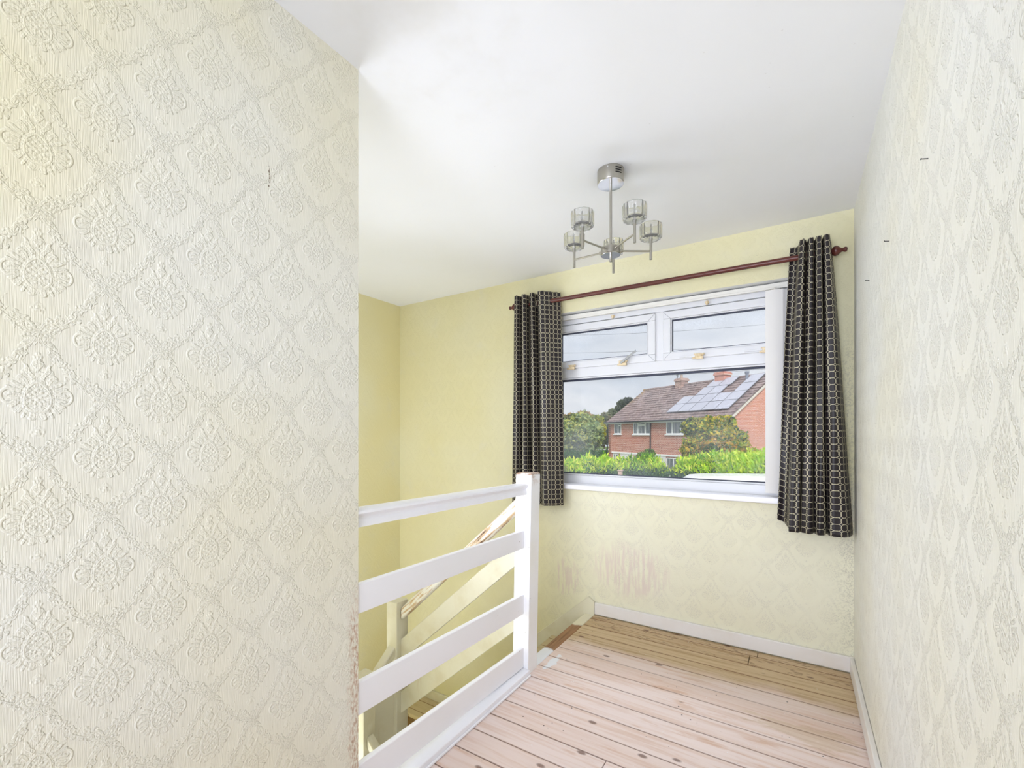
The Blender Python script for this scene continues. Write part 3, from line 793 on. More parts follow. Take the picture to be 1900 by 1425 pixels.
lt = [(-1.720, 2.800), (-1.716, 2.740), (-1.706, 2.712), (-1.686, 2.706), (-1.672, 2.735), (-1.666, 2.790), (-1.654, 2.728), (-1.640, 2.706), (-1.620, 2.712), (-1.610, 2.765), (-1.604, 2.796),
      (-1.590, 2.735), (-1.574, 2.706), (-1.556, 2.712), (-1.548, 2.765), (-1.540, 2.790), (-1.526, 2.730), (-1.508, 2.704), (-1.480, 2.712), (-1.446, 2.750), (-1.415, 2.790), (-1.392, 2.815)]
lbt = [(-1.742, 2.800), (-1.740, 2.750), (-1.722, 2.712), (-1.694, 2.704), (-1.672, 2.735), (-1.664, 2.780), (-1.650, 2.728), (-1.632, 2.702), (-1.606, 2.708), (-1.592, 2.755), (-1.584, 2.785),
       (-1.570, 2.735), (-1.552, 2.704), (-1.526, 2.702), (-1.508, 2.735), (-1.500, 2.760), (-1.488, 2.720), (-1.468, 2.696), (-1.440, 2.696), (-1.405, 2.722), (-1.372, 2.756), (-1.352, 2.790)]
curtain('curtain', lt, lbt, 2.196, 0.725,
        'black curtain with cream interlocking rings left of the window, hanging behind the newel post',
        [(-1.436, RY, -0.75), (-1.548, RY, 0.3), (-1.610, RY, -0.3), (-1.668, RY, 0.3)], seed=4)

# ------------------------------------------------------------------ chandelier
cx, cy = -0.687, 1.877
ch = empty('ceiling_light', (cx, cy, H))
tag(ch, 'chrome five-arm ceiling light with small fluted glass cup shades', 'ceiling light')
t = MB(); t.lathe([(0.0575, 0.0), (0.0575, -0.052), (0.0560, -0.056), (0.052, -0.057), (0.008, -0.057)], (cx, cy, H - 0.0005), n=48)
cn = under(t.build('canopy', M['satin'], smooth=True), ch)
t = MB(); t.lathe([(0.0562, 0.0), (0.0550, -0.0015), (0.010, -0.0016)], (cx, cy, H - 0.0577), n=48); under(t.build('canopy_plate', M['chrome'], smooth=True), ch)
t = MB()
for j, z in enumerate((0.014, 0.024, 0.034)):
    for k in range(7):
        a = math.radians(-35 + (k - 3) * 4.0)
        t.box(cx + 0.0579 * math.cos(a) - 0.0022, cx + 0.0579 * math.cos(a) + 0.0022, cy + 0.0579 * math.sin(a) - 0.0022, cy + 0.0579 * math.sin(a) + 0.0022, H - z - 0.0016, H - z + 0.0016)
under(t.build('vent_slots', M['black']), ch)
a = math.radians(-82); t = MB(); t.tube((cx + 0.057 * math.cos(a), cy + 0.057 * math.sin(a), H - 0.012), (cx + 0.0605 * math.cos(a), cy + 0.0605 * math.sin(a), H - 0.012), 0.003, 10)
under(t.build('screw', M['chrome']), ch)
t = MB(); t.tube((cx, cy, H - 0.058), (cx, cy, 2.022), 0.0058, 20); under(t.build('stem', M['satin'], smooth=True), ch)
t = MB(); t.lathe([(0.010, 0.036), (0.030, 0.035), (0.040, 0.031), (0.0430, 0.022), (0.0430, 0.001), (0.040, 0.0), (0.002, 0.0)], (cx, cy, 1.989), n=48)
under(t.build('hub', M['satin'], smooth=True), ch)
t = MB(); t.lathe([(0.0415, 0.0), (0.0405, -0.0015), (0.004, -0.0016)], (cx, cy, 1.9885), n=48); under(t.build('hub_plate', M['chrome'], smooth=True), ch)
t = MB(); t.tube((cx, cy, 1.987), (cx, cy, 1.960), 0.0055, 16); under(t.build('hub_finial', M['satin'], smooth=True), ch)
for k in range(5):
    a = math.radians(34 + 72 * k); dx, dy = math.cos(a), math.sin(a); R_ = 0.176
    ax, ay = cx + R_ * dx, cy + R_ * dy
    t = MB(); t.tube((cx + 0.040 * dx, cy + 0.040 * dy, 2.008), (ax, ay, 2.008), 0.0040, 14)
    t.tube((cx + 0.041 * dx, cy + 0.041 * dy, 2.008), (cx + 0.052 * dx, cy + 0.052 * dy, 2.008), 0.0070, 14)
    arm = under(t.build('arm', M['satin'], smooth=True), ch)
    t = MB(); t.tube((ax, ay, 1.972), (ax, ay, 2.052), 0.0056, 16); t.tube((ax, ay, 2.044), (ax, ay, 2.062), 0.0070, 16); t.tube((ax, ay, 2.066), (ax, ay, 2.088), 0.0060, 14)
    lh = t.build('lamp_holder', M['satin'], smooth=True); lh.parent = arm; lh.matrix_parent_inverse = Matrix.Identity(4)
    t = MB()
    z0 = 2.060
    outer = [(0.0085, z0 - 0.000), (0.038, z0), (0.0450, z0 + 0.004), (0.0465, z0 + 0.012), (0.0465, z0 + 0.060), (0.0455, z0 + 0.062)]
    inner = [(0.0395, z0 + 0.062), (0.0390, z0 + 0.060), (0.0390, z0 + 0.016), (0.036, z0 + 0.010), (0.0085, z0 + 0.009)]
    t.lathe(outer + inner, (ax, ay, 0), n=112, lobes=14, amp=0.030, closed=True)
    sh = t.build('glass_shade', M['cut_glass'], smooth=True); sh.parent = arm; sh.matrix_parent_inverse = Matrix.Identity(4)
    t = MB(); t.lathe([(0.003, 0.0), (0.0048, 0.003), (0.0048, 0.028), (0.002, 0.032)], (ax, ay, 2.089), n=14)
    bl = t.build('bulb', M['cut_glass'], smooth=True); bl.parent = arm; bl.matrix_parent_inverse = Matrix.Identity(4)

# ------------------------------------------------------------------ little nails left in the right wall
for (y, z, l) in ((1.317, 1.812, 'bent nail high on the right wall, nearest to the camera'),
                  (1.813, 1.812, 'nail high on the right wall, middle one of three'),
                  (2.276, 1.823, 'nail high on the right wall, closest to the curtain')):
    t = MB(); t.tube((XR + 0.004, y, z), (XR - 0.012, y - 0.004, z + 0.002), 0.0011, 8); t.lathe([(0.0022, 0), (0.0022, 0.001)], (XR - 0.012, y - 0.004, z + 0.002), (-1, -0.2, 0.1), 8)
    tag(t.build('nail', M['black']), l, 'nail', 'nails in the right wall')

# ================================================================== outside
GZ = -2.72
C0 = Vector((0, 0, 1.21)); FV = Vector((-0.5373, 0.8434, 0)); RV = Vector((0.8434, 0.5373, 0)); FPX = 833.0
def at(px, py, t):                 # a point at depth t metres along the view axis
    return C0 + (FV + RV * ((px - 950) / FPX) + Vector((0, 0, (806 - py) / FPX))) * t
t = MB(); t.box(-90, 60, YO + 0.02, 140, GZ - 0.1, GZ)
b = NB('grass_ground'); X, Y, Z = b.obj()
gm = b.pbr(b.mix(b.noise(b.vec(X, Y, Z), 1.2, 4.0), rgb(92, 118, 60), rgb(126, 136, 84)), 0.9, spec=0.1)
go_ = t.build('garden_ground', gm); tag(go_, kind='structure')
t = MB(); t.box(-30, 30, 12.5, 18.8, GZ, GZ + 0.02)
tag(t.build('street_road', plain('asphalt', rgb(112, 112, 114), 0.9, bumpn=(40, 0.004))), kind='structure')

# ---- the pair of brick houses opposite
HR = math.atan2(-0.5552, 0.8315)
hs = empty('house', (-12.45, 33.54, GZ), HR)
tag(hs, 'red brick semi-detached house pair with brown tiled roof and solar panels across the road', 'house')
M['brick_f'] = brick_mat('house_brick_front', base=(rgb(168, 84, 68), rgb(184, 102, 84)))
M['brick_g'] = brick_mat('house_brick_gable', base=(rgb(196, 108, 84), rgb(212, 130, 104)), axis='y')
def hpart(mb, name, m, parent=hs, **kw): return mb.build(name, m, parent, **kw)
LU, DV, EZ, RZh = 11.15, 7.16, 4.93, 7.46
t = MB(); wall = MB()
# front wall with door/window openings as recessed frames (built on the face), rear and gables
wall.box(0, LU, 0, 0.25, 0, EZ)
hpart(wall, 'front_wall', M['brick_f'])
t = MB(); t.prism([(0, 0), (DV, 0), (DV, EZ), (DV / 2, RZh - 0.12), (0, EZ)], 'x', LU, LU - 0.25); hpart(t, 'gable_wall', M['brick_g'])
t = MB(); t.prism([(0, 0), (DV, 0), (DV, EZ), (DV / 2, RZh - 0.12), (0, EZ)], 'x', 0, 0.25); hpart(t, 'gable_wall', M['brick_g'])
t = MB(); t.box(0.25, LU - 0.25, DV - 0.25, DV, 0, EZ); hpart(t, 'rear_wall', M['brick_f'])
# roof slopes with real tile courses
def mk_tile():
    b = NB('roof_tiles'); X, Y, Z = b.obj(); P = b.vec(X, Y, Z)
    cid = b.white(b.vec((X / 0.30).floor(), (Y / 0.29).floor(), 0.0))
    c = b.mix(cid, rgb(122, 106, 106), rgb(148, 130, 126))
    c = b.mix(b.ss(b.noise(P, 2.2, 4.0, 0.7), 0.42, 0.7) * 0.6, c, rgb(172, 158, 156))
    c = b.mix(b.ss(b.noise(P, 9.0, 3.0, 0.7), 0.55, 0.7) * 0.8, c, rgb(200, 192, 190))
    c = b.mix(b.ss(b.noise(P, 7.0, 3.0, 0.7), 0.60, 0.72) * 0.9, c, rgb(92, 78, 76))
    ed = b.ss(0.5 - X, -0.4, 0.6) * b.ss(Z, 5.5, 7.0) * b.ss(b.noise(P, 5.0, 2.0), 0.4, 0.6)
    c = b.mix(ed * 0.6, c, rgb(158, 128, 62))
    return b.pbr(c, 0.85, spec=0.15)
M['tile'] = mk_tile()
SL = math.hypot(DV / 2, RZh - EZ); sy, sz = (DV / 2) / SL, (RZh - EZ) / SL
def roof_slope(front=True):
    t = MB(); n = 15; ov = 0.30; nu = 76
    for k in range(n):
        a0 = -ov + (SL + ov) * k / n; a1 = -ov + (SL + ov) * (k + 1) / n + 0.03
        row0 = []; row1 = []; low = []
        for j in range(nu + 1):
            u = -0.12 + (LU + 0.24) * j / nu; wv = 0.020 * (j % 2)
            def P(a, h):
                y = a * sy - h * sz; z = EZ + a * sz + h * sy
                return (u, y if front else DV - y, z)
            row0.append(P(a0, 0.065 + wv)); row1.append(P(a1, 0.030 + wv * 0.6)); low.append(P(a0, 0.02))
        vs = row0 + row1 + low; m = nu + 1
        fs = [(j, j + 1, m + j + 1, m + j) for j in range(nu)] + [(2 * m + j, 2 * m + j + 1, j + 1, j) for j in range(nu)]
        t.add(vs, fs)
    # underside
    def Q(u, a): 
        y = a * sy; z = EZ + a * sz
        return (u, y if front else DV - y, z)
    t.add([Q(-0.12, -ov), Q(LU + 0.12, -ov), Q(LU + 0.12, SL), Q(-0.12, SL)], [(0, 1, 2, 3)])
    return hpart(t, 'roof', M['tile'])
roof_slope(True); roof_slope(False)
t = MB(); t.tube((-0.12, DV / 2, RZh + 0.05), (LU + 0.12, DV / 2, RZh + 0.05), 0.11, 10); hpart(t, 'ridge_tiles', M['tile'])
M['ext_white'] = plain('exterior_white', rgb(240, 240, 242), 0.5)
M['ext_dark'] = plain('exterior_black', rgb(46, 48, 54), 0.5)
# fascia, gutter, verges
t = MB(); t.box(-0.12, LU + 0.12, -0.28, -0.25, EZ - 0.22, EZ - 0.06); t.box(-0.12, LU + 0.12, -0.26, 0.0, EZ - 0.215, EZ - 0.20); hpart(t, 'fascia', M['ext_white'])
t = MB(); t.tube((-0.16, -0.34, EZ - 0.10), (LU + 0.16, -0.34, EZ - 0.10), 0.055, 10); hpart(t, 'gutter', M['ext_dark'], smooth=True)
for u0, u1 in ((LU + 0.05, LU + 0.10), (-0.10, -0.05)):
    for fr in (True, False):
        def Q(a, h):
            y = a * sy - h * sz; z = EZ + a * sz + h * sy
            return (y if fr else DV - y, z)
        t = MB(); t.prism([Q(-0.30, -0.16), Q(SL, -0.16), Q(SL, 0.0), Q(-0.30, 0.0)], 'x', u0, u1); hpart(t, 'bargeboard', plain('bargeboard', rgb(214, 206, 198), 0.6))
for u in (-0.06, 4.82):
    t = MB(); t.tube((u, -0.06, EZ - 0.15), (u, -0.06, 0.05), 0.04, 8); hpart(t, 'drainpipe', M['ext_dark'])
# upper windows
b = NB('house_window_glass'); X, Y, Z = b.obj()
M['hglass'] = b.pbr(b.mix(b.ss(b.noise(b.vec(X * 9, Y, Z * 0.6), 1.0, 2.0), 0.45, 0.6), rgb(96, 102, 110), rgb(150, 152, 152)), 0.08, spec=0.8)
def hwin(u0, u1, z0, z1, mull, bars=(), sill=True, y=-0.015):
    t = MB(); f = 0.065
    t.box(u0, u1, y, 0.06, z0, z0 + f); t.box(u0, u1, y, 0.06, z1 - f, z1); t.box(u0, u0 + f, y, 0.06, z0, z1); t.box(u1 - f, u1, y, 0.06, z0, z1)
    for mu in mull: t.box(mu - 0.045, mu + 0.045, y, 0.06, z0 + f, z1 - f)
    for (a, c, zz) in bars: t.box(a, c, y, 0.06, zz - 0.04, zz + 0.04)
    if sill: t.box(u0 - 0.06, u1 + 0.06, -0.09, 0.02, z0 - 0.07, z0)
    w_ = hpart(t, 'window', M['ext_white'])
    t = MB(); t.box(u0 + f, u1 - f, -0.004, 0.02, z0 + f, z1 - f)
    g = t.build('window_pane', M['hglass']); g.parent = w_
    return w_
def zz(z): return z - GZ
hwin(0.74, 1.60, zz(1.24), zz(2.19), [1.22], [(1.22, 1.60, zz(1.86))])
hwin(2.97, 4.76, zz(1.22), zz(2.17), [3.48, 4.26], [(3.48, 4.26, zz(1.86))])
hwin(6.27, 8.05, zz(1.22), zz(2.17), [6.80, 7.52])
hwin(9.62, 10.48, zz(1.24), zz(2.19), [10.02])
hwin(6.30, 8.05, zz(-1.43), zz(-0.30), [6.92, 7.50], y=-0.03)
hwin(0.60, 1.25, zz(-1.3), zz(-0.25), [0.92])
hwin(3.0, 4.6, zz(-1.4), zz(-0.3), [3.8])
# rendered band over the ground floor
t = MB(); t.box(0.45, LU - 0.1, -0.05, 0.0, zz(-0.22), zz(-0.10)); hpart(t, 'white_band', M['ext_white'])
pr_m = plain('pale_render', rgb(224, 222, 222), 0.8)
for ua, ub in ((1.5, 2.9), (5.0, 6.25)):
    t = MB(); t.box(ua, ub, -0.03, 0.0, 0.0, zz(-0.22)); hpart(t, 'render_panel', pr_m)
# chimneys
def chimney(u, wdt, top, bm):
    t = MB(); y = DV / 2
    t.box(u - wdt / 2, u + wdt / 2, y - 0.32, y + 0.32, RZh - 0.5, top - 0.14); t.box(u - wdt / 2 - 0.06, u + wdt / 2 + 0.06, y - 0.38, y + 0.38, top - 0.22, top - 0.08)
    t.box(u - wdt / 2 - 0.02, u + wdt / 2 + 0.02, y - 0.34, y + 0.34, top - 0.08, top)
    c = hpart(t, 'chimney', bm)
    t = MB(); t.lathe([(0.11, 0), (0.09, 0.05), (0.085, 0.22), (0.10, 0.26)], (u, y, top), n=14); p = t.build('chimney_pot', plain('pot', rgb(176, 160, 150), 0.8), c, smooth=True)
    return c
M['chim1'] = brick_mat('chimney_brick_grey', base=(rgb(140, 112, 110), rgb(166, 140, 134)), patch=(rgb(180, 160, 154), rgb(100, 84, 84)))
M['chim2'] = brick_mat('chimney_brick_red', base=(rgb(176, 98, 84), rgb(196, 118, 100)))
c1 = chimney(3.95, 0.62, zz(5.30), M['chim1']); c2 = chimney(7.56, 0.72, zz(5.30), M['chim2'])
t = MB(); t.tube((3.55, DV / 2, zz(4.75)), (3.55, DV / 2, zz(5.62)), 0.02, 6)
for k, z in enumerate((5.58, 5.45, 5.32, 5.02)): t.tube((3.40 - 0.02 * k, DV / 2, zz(z)), (3.72, DV / 2 - 0.05, zz(z)), 0.012, 6)
hpart(t, 'aerial', M['ext_dark'])
t = MB(); fy = 3.85 * sy; fz = EZ + 3.85 * sz
t.tube((9.72, fy, fz - 0.1), (9.72, fy, fz + 0.50), 0.09, 10); t.tube((9.72, fy, fz + 0.50), (9.72, fy, fz + 0.62), 0.13, 10)
hpart(t, 'flue_pipe', plain('flue_grey', rgb(120, 126, 140), 0.5))
# solar panels
b = NB('solar_glass'); X, Y, Z = b.obj(); P = b.vec(X, Y, Z)
M['solar'] = b.pbr(b.mix(b.noise(P, 1.5, 2.0), rgb(172, 174, 190), rgb(192, 193, 204)), 0.35, 0.1, spec=0.8)
M['solar_frame'] = plain('solar_frame', rgb(150, 152, 160), 0.4, 0.6)
def panel(u0, a0, w_=0.955, h_=0.93):
    def P(u, a, h):
        return (u, a * sy - h * sz, EZ + a * sz + h * sy)
    t = MB(); t.hexa([P(u0, a0, 0.13), P(u0 + w_, a0, 0.13), P(u0 + w_, a0 + h_, 0.13), P(u0, a0 + h_, 0.13)],
                     [P(u0, a0, 0.165), P(u0 + w_, a0, 0.165), P(u0 + w_, a0 + h_, 0.165), P(u0, a0 + h_, 0.165)])
    f = hpart(t, 'solar_panel', M['solar_frame'])
    e_ = 0.018
    t = MB(); t.hexa([P(u0 + e_, a0 + e_, 0.160), P(u0 + w_ - e_, a0 + e_, 0.160), P(u0 + w_ - e_, a0 + h_ - e_, 0.160), P(u0 + e_, a0 + h_ - e_, 0.160)],
                     [P(u0 + e_, a0 + e_, 0.168), P(u0 + w_ - e_, a0 + e_, 0.168), P(u0 + w_ - e_, a0 + h_ - e_, 0.168), P(u0 + e_, a0 + h_ - e_, 0.168)])
    t.build('solar_cells', M['solar'], f)
PW = 0.975
for r in (0, 1):
    for k in range(5): panel(5.86 + k * PW, 0.58 + r * 0.955)
for r in (2, 3):
    for k in (1, 2): panel(5.86 + k * PW + 0.14 * (r - 2), 0.58 + r * 0.955)
    panel(5.86 + 4 * PW, 0.58 + r * 0.955)

# ---- foliage
def leafmesh(name, mat, blobs, n, size, palette, parent=None, up=0.0, aspect=2.2, core=None, droop=0.0, cols2=None):
    """n small leaves scattered in the outer shell of the blobs; per-leaf colour from the palette"""
    vol = np.array([b_[1][0] * b_[1][1] + b_[1][1] * b_[1][2] + b_[1][0] * b_[1][2] for b_ in blobs]); pr = vol / vol.sum()
    bi = rng.choice(len(blobs), n, p=pr)
    c = np.array([b_[0] for b_ in blobs])[bi]; r = np.array([b_[1] for b_ in blobs])[bi]
    d = rng.normal(size=(n, 3)); d /= np.linalg.norm(d, axis=1)[:, None]
    rad = 0.72 + 0.33 * rng.random(n) ** 0.7
    rad = rad * np.where(rng.random(n) < 0.12, 1.0 + 0.16 * rng.random(n), 1.0)
    lump = 1 + 0.10 * np.sin(d[:, 0] * 7 + c[:, 0]) * np.cos(d[:, 1] * 6 + c[:, 1]) + 0.06 * np.sin(d[:, 2] * 11 + c[:, 2] * 3)
    p = c + d * r * (rad * lump)[:, None]
    ax = rng.normal(size=(n, 3)) * 0.8 + d * 0.8; ax[:, 2] += up; ax /= np.linalg.norm(ax, axis=1)[:, None]
    sd = np.cross(ax, rng.normal(size=(n, 3))); sd /= np.linalg.norm(sd, axis=1)[:, None] + 1e-9
    s = size * (0.6 + 0.8 * rng.random(n))
    L_ = ax * s[:, None]; S_ = sd * (s / aspect)[:, None]
    v = np.stack([p - L_ * 0.5, p + S_ * 0.5, p + L_ * 0.5, p - S_ * 0.5], 1).reshape(-1, 3)
    f = np.arange(4 * n).reshape(-1, 4)
    pal = np.array([[lin(q) for q in k] for k in palette]); 
    # patches of similar colour
    ph = np.sin(p[:, 0] * 1.7 + 1.3) + np.cos(p[:, 1] * 1.9) + np.sin(p[:, 2] * 2.3 + 0.5) + rng.normal(size=n) * 0.9
    k = np.clip(((ph + 3.0) / 6.0 * len(pal)).astype(int), 0, len(pal) - 1)
    colr = pal[k] * (0.85 + 0.3 * rng.random(n))[:, None]
    if cols2 is not None:
        pal2 = np.array([[lin(q) for q in kk] for kk in cols2[1]])
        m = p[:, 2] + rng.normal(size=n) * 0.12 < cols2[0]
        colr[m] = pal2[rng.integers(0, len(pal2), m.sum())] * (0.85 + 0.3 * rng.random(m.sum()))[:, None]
    colr = np.repeat(colr, 4, axis=0)
    faces = f.tolist(); verts = v.tolist(); cc = colr.tolist()
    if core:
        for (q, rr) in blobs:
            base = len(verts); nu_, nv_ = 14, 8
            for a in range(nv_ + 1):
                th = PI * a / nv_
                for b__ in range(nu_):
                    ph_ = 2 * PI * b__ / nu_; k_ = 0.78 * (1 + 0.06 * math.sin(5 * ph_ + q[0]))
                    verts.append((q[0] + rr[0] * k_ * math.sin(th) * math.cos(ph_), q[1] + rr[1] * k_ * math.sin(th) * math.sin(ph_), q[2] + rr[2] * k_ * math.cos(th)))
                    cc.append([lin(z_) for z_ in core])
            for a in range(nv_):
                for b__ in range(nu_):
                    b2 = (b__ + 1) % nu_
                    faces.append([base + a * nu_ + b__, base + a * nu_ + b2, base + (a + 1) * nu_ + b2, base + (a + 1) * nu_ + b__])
    me = bpy.data.meshes.new(name); me.from_pydata(verts, [], faces)
    at_ = me.color_attributes.new('tint', 'FLOAT_COLOR', 'POINT')
    at_.data.foreach_set('color', np.concatenate([np.array(cc), np.ones((len(cc), 1))], 1).ravel().astype(np.float32))
    me.materials.append(mat)
    o = bpy.data.objects.new(name, me); col.objects.link(o)
    if parent: under(o, parent)
    return o
b = NB('leaf'); a_ = b.n('ShaderNodeAttribute', attribute_name='tint')
pb = b.n('ShaderNodeBsdfDiffuse'); b.t.links.new(a_.outputs['Color'], pb.inputs[0])
tr = b.n('ShaderNodeBsdfTranslucent'); b.t.links.new(a_.outputs['Color'], tr.inputs[0])
mx_ = b.n('ShaderNodeMixShader'); mx_.inputs[0].default_value = 0.35
b.t.links.new(pb.outputs[0], mx_.inputs[1]); b.t.links.new(tr.outputs[0], mx_.inputs[2]); b.t.links.new(mx_.outputs[0], b.out.inputs['Surface'])
LEAF = b.m
BARK = plain('bark', rgb(96, 80, 66), 0.9, bumpn=(20, 0.02))
LIME = [(226, 240, 70), (206, 236, 60), (176, 218, 58), (236, 242, 104), (150, 200, 62), (112, 160, 60)]
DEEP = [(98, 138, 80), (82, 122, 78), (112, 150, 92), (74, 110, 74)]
def hedge(name, spec, label, n, pal, low, split, size=0.26, core=(70, 104, 52)):
    """spec: list of (px, py_top, depth, halfwidth_px)"""
    ps = [at(px, 806, t_) for (px, py, t_, hw) in spec]
    root = empty(name, (sum(p.x for p in ps) / len(ps), sum(p.y for p in ps) / len(ps), GZ))
    blobs = []
    for (px, py, t_, hw) in spec:
        p = at(px, py, t_); w_ = hw / FPX * t_; zc = (p.z - 0.1 + GZ) / 2; hz_ = (p.z - 0.1 - GZ) / 2
        blobs.append(((p.x, p.y, zc + hz_ * 0.25), (w_, w_ * 0.85, hz_ * 0.75)))
        blobs.append(((p.x, p.y, GZ + hz_ * 0.7), (w_ * 0.95, w_ * 0.8, hz_ * 0.7)))
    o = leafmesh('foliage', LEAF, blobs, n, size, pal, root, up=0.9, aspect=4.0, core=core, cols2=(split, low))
    for p in ps[::2]:
        t = MB(); t.tube((p.x, p.y, GZ), (p.x, p.y, GZ + 1.2), 0.07, 8); under(t.build('stem', BARK), root)
    tag(root, label, 'hedge'); return root
z_split = 0.0
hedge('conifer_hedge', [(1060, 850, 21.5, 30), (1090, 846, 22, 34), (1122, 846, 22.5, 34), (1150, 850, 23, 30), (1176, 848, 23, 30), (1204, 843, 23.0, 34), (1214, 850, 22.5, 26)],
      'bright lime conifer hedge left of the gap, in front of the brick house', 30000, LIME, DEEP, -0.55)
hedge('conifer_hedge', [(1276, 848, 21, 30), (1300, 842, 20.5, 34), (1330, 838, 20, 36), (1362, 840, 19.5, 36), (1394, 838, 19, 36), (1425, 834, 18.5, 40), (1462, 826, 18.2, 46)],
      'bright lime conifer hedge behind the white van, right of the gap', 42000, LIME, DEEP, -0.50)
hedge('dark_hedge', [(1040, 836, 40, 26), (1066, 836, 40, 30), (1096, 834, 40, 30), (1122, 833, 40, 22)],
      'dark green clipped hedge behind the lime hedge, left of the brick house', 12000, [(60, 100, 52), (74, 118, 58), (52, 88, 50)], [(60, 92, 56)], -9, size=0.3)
# shrub covering the corner of the house
def tree(name, blobs_px, label, cat, n, pal, size=0.3, trunk=True, core=None, up=0.1, group=None):
    blobs = []
    for (px, py, t_, rx, rz_) in blobs_px:
        p = at(px, py, t_); w_ = rx / FPX * t_
        blobs.append(((p.x, p.y, p.z), (w_, w_ * 0.9, rz_ / FPX * t_)))
    bx_ = sum(q[0][0] for q in blobs) / len(blobs); by_ = sum(q[0][1] for q in blobs) / len(blobs)
    root = empty(name, (bx_, by_, GZ))
    leafmesh('foliage', LEAF, blobs, n, size, pal, root, up=up, aspect=1.6, core=core)
    if trunk:
        t = MB(); top = max(q[0][2] for q in blobs)
        t.tube((bx_, by_, GZ), (bx_, by_, (top + GZ) / 2), 0.16, 10, 0.11)
        for q in blobs: t.tube((bx_, by_, (top + GZ) / 2 - 0.3), q[0], 0.09, 8, 0.03)
        under(t.build('trunk', BARK), root)
    tag(root, label, cat, group); return root
AUT = [(70, 92, 52), (168, 184, 76), (214, 196, 70), (116, 144, 66), (226, 186, 74), (176, 150, 96), (98, 118, 70)]
tree('climbing_shrub', [(1288, 794, 24.2, 20, 17), (1306, 786, 24.4, 16, 10), (1318, 804, 23.6, 26, 26), (1344, 790, 23.2, 20, 17), (1352, 822, 22.8, 32, 26), (1296, 836, 23.6, 28, 26), (1330, 842, 22.6, 40, 24), (1384, 846, 22.0, 22, 14)],
     'yellowing green shrub climbing over the corner of the brick house', 'shrub', 26000, AUT, size=0.20, core=(84, 100, 56))
MIXG = [(150, 172, 122), (172, 188, 132), (190, 200, 136), (132, 156, 112), (206, 208, 130), (160, 170, 142)]
tree('round_tree', [(1052, 812, 44, 30, 28), (1078, 806, 45, 28, 34), (1096, 808, 46, 20, 28)], 'pale green broad tree seen at the left edge of the window', 'tree', 16000, MIXG, size=0.42, core=(104, 126, 84))
tree('autumn_tree', [(1106, 796, 48, 16, 22), (1100, 786, 48, 12, 12)], 'yellow-tinged tree between the pale green tree and the brick house', 'tree', 8000,
     [(206, 196, 60), (186, 184, 62), (150, 162, 66), (128, 144, 70)], size=0.4, core=(130, 138, 66))
tree('dark_tree', [(1118, 800, 54, 16, 22), (1124, 790, 54, 14, 18)], 'dull green brown tree just left of the brick house', 'tree', 7000,
     [(140, 136, 112), (126, 132, 104), (158, 144, 120)], size=0.45, core=(92, 98, 76))
tree('far_tree', [(1062, 782, 70, 18, 12), (1082, 778, 70, 16, 12), (1100, 782, 70, 16, 10), (1046, 784, 70, 14, 12)], 'rust brown treetops on the skyline behind the pale green tree', 'tree', 9000,
     [(164, 150, 112), (182, 154, 108), (138, 146, 110), (150, 152, 118)], size=0.6, core=(110, 112, 84))
tree('far_tree', [(1126, 778, 70, 14, 10), (1142, 772, 70, 14, 12), (1160, 764, 70, 12, 12)], 'grey green treetops on the skyline behind the left end of the roof', 'tree', 7000,
     [(128, 138, 112), (146, 150, 118), (162, 148, 112)], size=0.6, core=(96, 106, 80))
tree('sparse_tree', [(1156, 748, 60, 9, 5), (1165, 744, 60, 8, 5), (1148, 758, 60, 5, 4), (1160, 756, 60, 8, 4)], 'thin tree poking above the roofline at the left of the house', 'tree', 1500,
     [(104, 112, 90), (90, 98, 82)], size=0.5)
tree('rose_bush', [(1192, 846, 25, 9, 6), (1205, 842, 25.5, 8, 8)], 'small pale shrub against the front of the brick house', 'shrub', 2500, [(128, 150, 92), (150, 166, 100), (110, 134, 84)], size=0.16, trunk=True)
tree('flowering_bush', [(1044, 878, 19, 10, 12)], 'yellow-green bush low at the left end of the window', 'shrub', 2500, [(190, 196, 90), (160, 182, 84), (206, 188, 80)], size=0.14)

# greenhouse beyond the hedge
gp = at(1114, 806, 50)
gh = empty('greenhouse', (gp.x, gp.y, GZ), 0.4); tag(gh, 'small white framed greenhouse between the trees and the house', 'greenhouse')
t = MB()
for x in np.linspace(-1.4, 1.4, 7):
    t.box(x - 0.04, x + 0.04, -1.0, -0.94, 0, 1.7); t.box(x - 0.04, x + 0.04, 0.94, 1.0, 0, 1.7)
    t.hexa([(x - 0.04, -1, 1.66), (x + 0.04, -1, 1.66), (x + 0.04, -1, 1.72), (x - 0.04, -1, 1.72)], [(x - 0.04, 0, 2.2), (x + 0.04, 0, 2.2), (x + 0.04, 0, 2.27), (x - 0.04, 0, 2.27)])
    t.hexa([(x - 0.04, 1, 1.66), (x + 0.04, 1, 1.66), (x + 0.04, 1, 1.72), (x - 0.04, 1, 1.72)], [(x - 0.04, 0, 2.2), (x + 0.04, 0, 2.2), (x + 0.04, 0, 2.27), (x - 0.04, 0, 2.27)])
t.box(-1.45, 1.45, -1.02, -0.92, 1.62, 1.72); t.box(-1.45, 1.45, 0.92, 1.02, 1.62, 1.72); t.box(-1.45, 1.45, -0.05, 0.05, 2.2, 2.3); t.box(-1.45, 1.45, -1.0, -0.95, 0, 0.3)
t.build('greenhouse_frame', M['ext_white'], gh)
t = MB(); t.box(-1.4, 1.4, -0.98, -0.96, 0.3, 1.62); t.box(-1.4, 1.4, 0.96, 0.98, 0.3, 1.62); t.build('glazing', M['pane'], gh)

